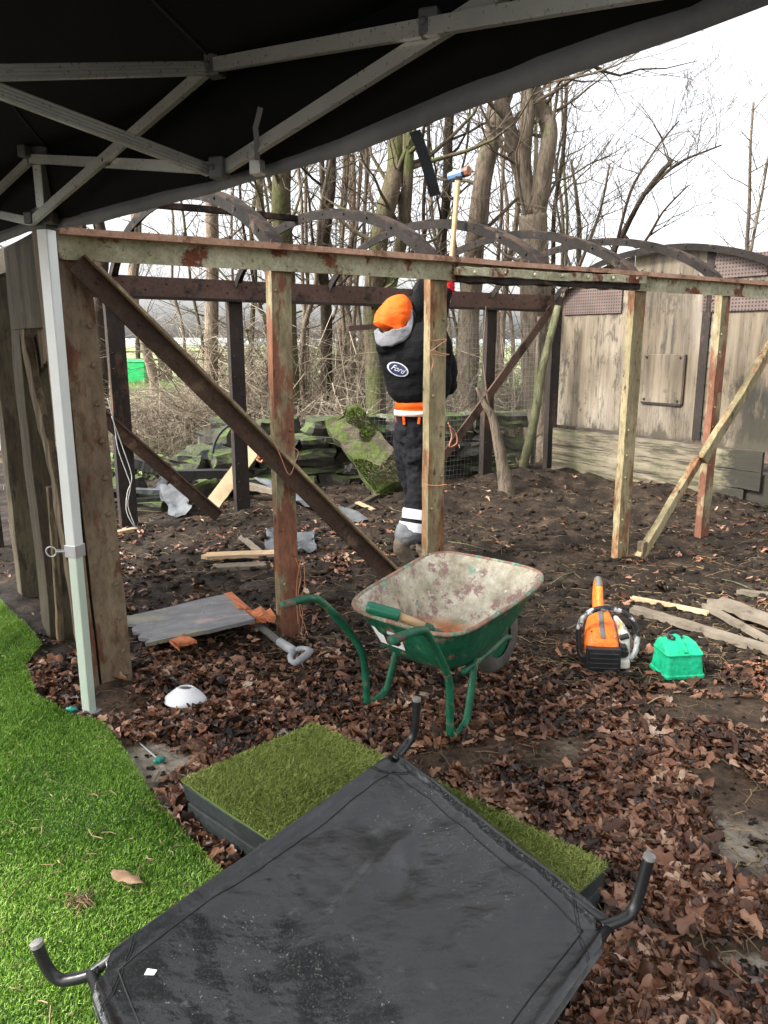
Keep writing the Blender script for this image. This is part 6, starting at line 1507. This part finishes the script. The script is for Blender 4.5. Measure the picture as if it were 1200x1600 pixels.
# ---------------------------------------------------------------- leaf litter and ground debris
def proj(p):
    x, y, z = p[0], p[1], p[2]-H; d_ = y*CT-z*ST; u_ = y*ST+z*CT
    return 600+F*x/d_, 800-F*u_/d_
tp2 = np.array([(p.x, p.y) for p in tp]); pp2 = np.array([(pcen.x+(p.x-pcen.x)*1.05, pcen.y+(p.y-pcen.y)*1.10) for p in pc])
def g2(u, v, cu_, cv, ru, rv): return math.exp(-((u-cu_)/ru)**2-((v-cv)/rv)**2)
def dens(u, v, x, y):
    if v > 985: d = .72*sstep(985, 1060, v)+.15
    else: d = .12
    d += .9*g2(u, v, 545, 880, 90, 70)+.35*g2(u, v, 1170, 850, 60, 60)+.3*g2(u, v, 560, 770, 60, 20)+.25*g2(u, v, 950, 770, 90, 20)+.5*g2(u, v, 200, 890, 60, 50)
    d += .6*g2(u, v, 340, 1075, 120, 60)
    d -= 1.2*g2(u, v, 245, 1190, 60, 40)+.8*g2(u, v, 1160, 1330, 90, 110)+.6*g2(u, v, 1100, 1110, 120, 55)+.6*g2(u, v, 880, 1180, 60, 50)+.5*g2(u, v, 1010, 1240, 50, 60)+.5*g2(u, v, 740, 1180, 50, 30)+.4*g2(u, v, 1120, 1500, 60, 40)+.5*g2(u, v, 1190, 1560, 70, 60)+.8*g2(u, v, 180, 1080, 50, 60)+.55*g2(u, v, 1000, 1430, 60, 40)+.7*g2(u, v, 1090, 1010, 150, 40)+.7*g2(u, v, 760, 930, 130, 50)
    d += .95*noise.noise(V(x*2.9, y*2.9, 4))+.6*noise.noise(V(x*8, y*8, 4))
    return d
KEEP = [V(at(290, 1098).x, at(290, 1098).y, .0105), V(at(232, 1177).x, at(232, 1177).y, .006), V(cs0.x, cs0.y+.1, .02), V(g0.x, g0.y+.06, .018)]
def leafpos(r):
    for _ in range(60):
        v = 740+900*(r.random()**.75); u = r.uniform(-40, 1300); p = at(u, v)
        if r.random() > min(1, (2.6/p.y)**.0): continue
        if r.random() < dens(u, v, p.x, p.y)*.85-.12:
            a = np.array([p.x]), np.array([p.y])
            if inpoly(a[0], a[1], tp2)[0] or inpoly(a[0], a[1], pp2)[0]: continue
            if any((p.x-q.x)**2+(p.y-q.y)**2 < q.z for q in KEEP): continue
            return (p.x, p.y, gz(p.x, p.y)+.002+r.random()**2*.012)
    return None
v_, f_ = scatter_leaves(23500, leafpos, (.014, .048), 77, .30); o = fast_obj('leaf_litter', v_, f_, M['leaf'], smooth=False); setp(o, 'brown and russet dead leaves strewn over the soil', None, None, 'stuff')
def wagpos(r):
    v = 735+330*r.random(); u = r.uniform(150, 1260); p = at(u, v)
    return p
mb = MB(); r = random.Random(31)
for i in range(7000):
    p = wagpos(r) if r.random() < .75 else at(r.uniform(150, 1250), r.uniform(1000, 1600))
    if inpoly(np.array([p.x]), np.array([p.y]), tp2)[0]: continue
    z = gz(p.x, p.y)+.004; a = r.uniform(0, 6.28); L_ = r.uniform(.02, .11)*(3 if r.random() < .04 else 1); d_ = V(math.cos(a), math.sin(a), r.gauss(0, .12))*L_; bnd = V(-d_.y, d_.x, 0)*r.gauss(0, .25)
    q = V(p.x, p.y, z); rad = r.uniform(.0008, .0024); mb.tube([q, q+d_*.5+bnd+V(0, 0, r.random()*.012), q+d_], [rad, rad, rad*.6], 3, cap=False)
setp(mb.build('twigs', M['straw'], fix=False), 'straw, roots and twigs scattered on the soil', None, None, 'stuff')
r = np.random.RandomState(6); ico = bmesh.new(); bmesh.ops.create_icosphere(ico, subdivisions=2, radius=1); iv = np.array([tuple(v.co) for v in ico.verts]); itf = np.array([[v.index for v in f.verts] for f in ico.faces]); ico.free()
Vt = []; Fc = []; bs_ = 0
for i in range(6500):
    p = wagpos(rnd) if i < 5200 else at(rnd.uniform(150, 1250), rnd.uniform(1000, 1600))
    if inpoly(np.array([p.x]), np.array([p.y]), tp2)[0]: continue
    s_ = .004+(.030 if i < 5200 else .009)*rnd.random()**3; q = iv*(1+.28*r.normal(0, 1, (len(iv), 1)))*s_*np.array([1, r.uniform(.6, 1), r.uniform(.45, .8)])
    Vt.append(q+np.array([p.x, p.y, gz(p.x, p.y)+s_*.2])); Fc.append(itf+bs_); bs_ += len(iv)
setp(fast_obj('soil_clods', np.vstack(Vt), np.vstack(Fc), M['ground'], smooth=True), 'crumbs of dark soil', None, None, 'stuff')
# leaf and twig nest on the turf, moss-green sticks
def one_leaf(px_, size, rot, label, mat='leaf', up=.03):
    v_, f_ = scatter_leaves(1, lambda r: (0, 0, 0), (size, size), rot, .3); o = fast_obj('fallen_leaf', v_, f_, M[mat]); p = at(px_[0], px_[1], .05); o.location = (p.x, p.y, thz(p.x, p.y)+up); setp(o, label, 'leaf'); return o
M['leaf_tan'] = simple('tan_dead_leaf', (.26, .15, .08), (.45, .30, .19), 30, (.6, .8), .4, 60)
one_leaf((200, 1372), .075, 4, 'single curled tan leaf lying on the bright artificial grass', 'leaf_tan', .028)
mb = MB(); r = random.Random(2); p = at(124, 1404, .05); p.z = thz(p.x, p.y)+.012
for i in range(60):
    a = r.uniform(0, 6.28); q = V(r.gauss(0, .012), r.gauss(0, .010), r.uniform(0, .02)); L_ = r.uniform(.02, .045); d_ = V(math.cos(a), math.sin(a), r.gauss(0, .3))*L_; mb.tube([q, q+d_*.5+V(0, 0, .008), q+d_], .0012, 3, cap=False)
o = mb.build('grass_clump', M['straw'], fix=False); o.location = p; setp(o, 'small brown clump of dry stalks on the bright artificial grass', 'clump')
for (a, b, lab) in (((1120, 905), (1180, 925), 'thin mossy twig on the soil above the broken planks'), ((898, 895), (860, 915), 'thin twig on bare soil between barrow and chainsaw'), ((700, 848), (762, 862), 'mossy twig on the soil right of the cream post'), ((1000, 1300), (1045, 1296), 'pale flat leaf stalk among the red leaves')):
    p0, p1 = G(*a, .008), G(*b, .01); mb = MB(); m_ = p0.lerp(p1, .5)+V(0, .02, .008); mb.tube([p0, m_, p1], [.005, .004, .003], 6); put(mb, 'twig', M['green_pole'], lab, 'twig', smooth=True)
# bits of straw and debris on the bright turf
mb = MB(); r = random.Random(91); n_ = 0
while n_ < 170:
    p = at(r.uniform(0, 380), r.uniform(1000, 1600), .04)
    if not inpoly(np.array([p.x]), np.array([p.y]), tp2)[0]: continue
    n_ += 1; z = thz(p.x, p.y)+.017; a = r.uniform(0, 6.28); L_ = r.uniform(.006, .05)*(1 if r.random() < .85 else 2); q = V(p.x, p.y, z); d_ = V(math.cos(a), math.sin(a), r.gauss(0, .1))*L_; rad = r.uniform(.0007, .0022)
    mb.tube([q, q+d_*.5+V(-d_.y, d_.x, 0)*r.gauss(0, .2), q+d_], [rad, rad, rad*.6], 4)
setp(mb.build('straw', M['straw'], fix=False), 'straw bits on the bright artificial grass', None, None, 'stuff')
# rope-like seams of the canopy roof
for t_ in (-1.0, .1, Mt, 2.3):
    sm_ = [gp(t_+(Mt-t_)*k*.9, .02+1.22*k, roof_z(t_+(Mt-t_)*k*.9, .02+1.22*k)-.004) for k in [i/14 for i in range(15)]]
    mb = MB(); mb.tube(sm_, .004, 6); mb.build('seam', M['webbing'], gaz, smooth=True)
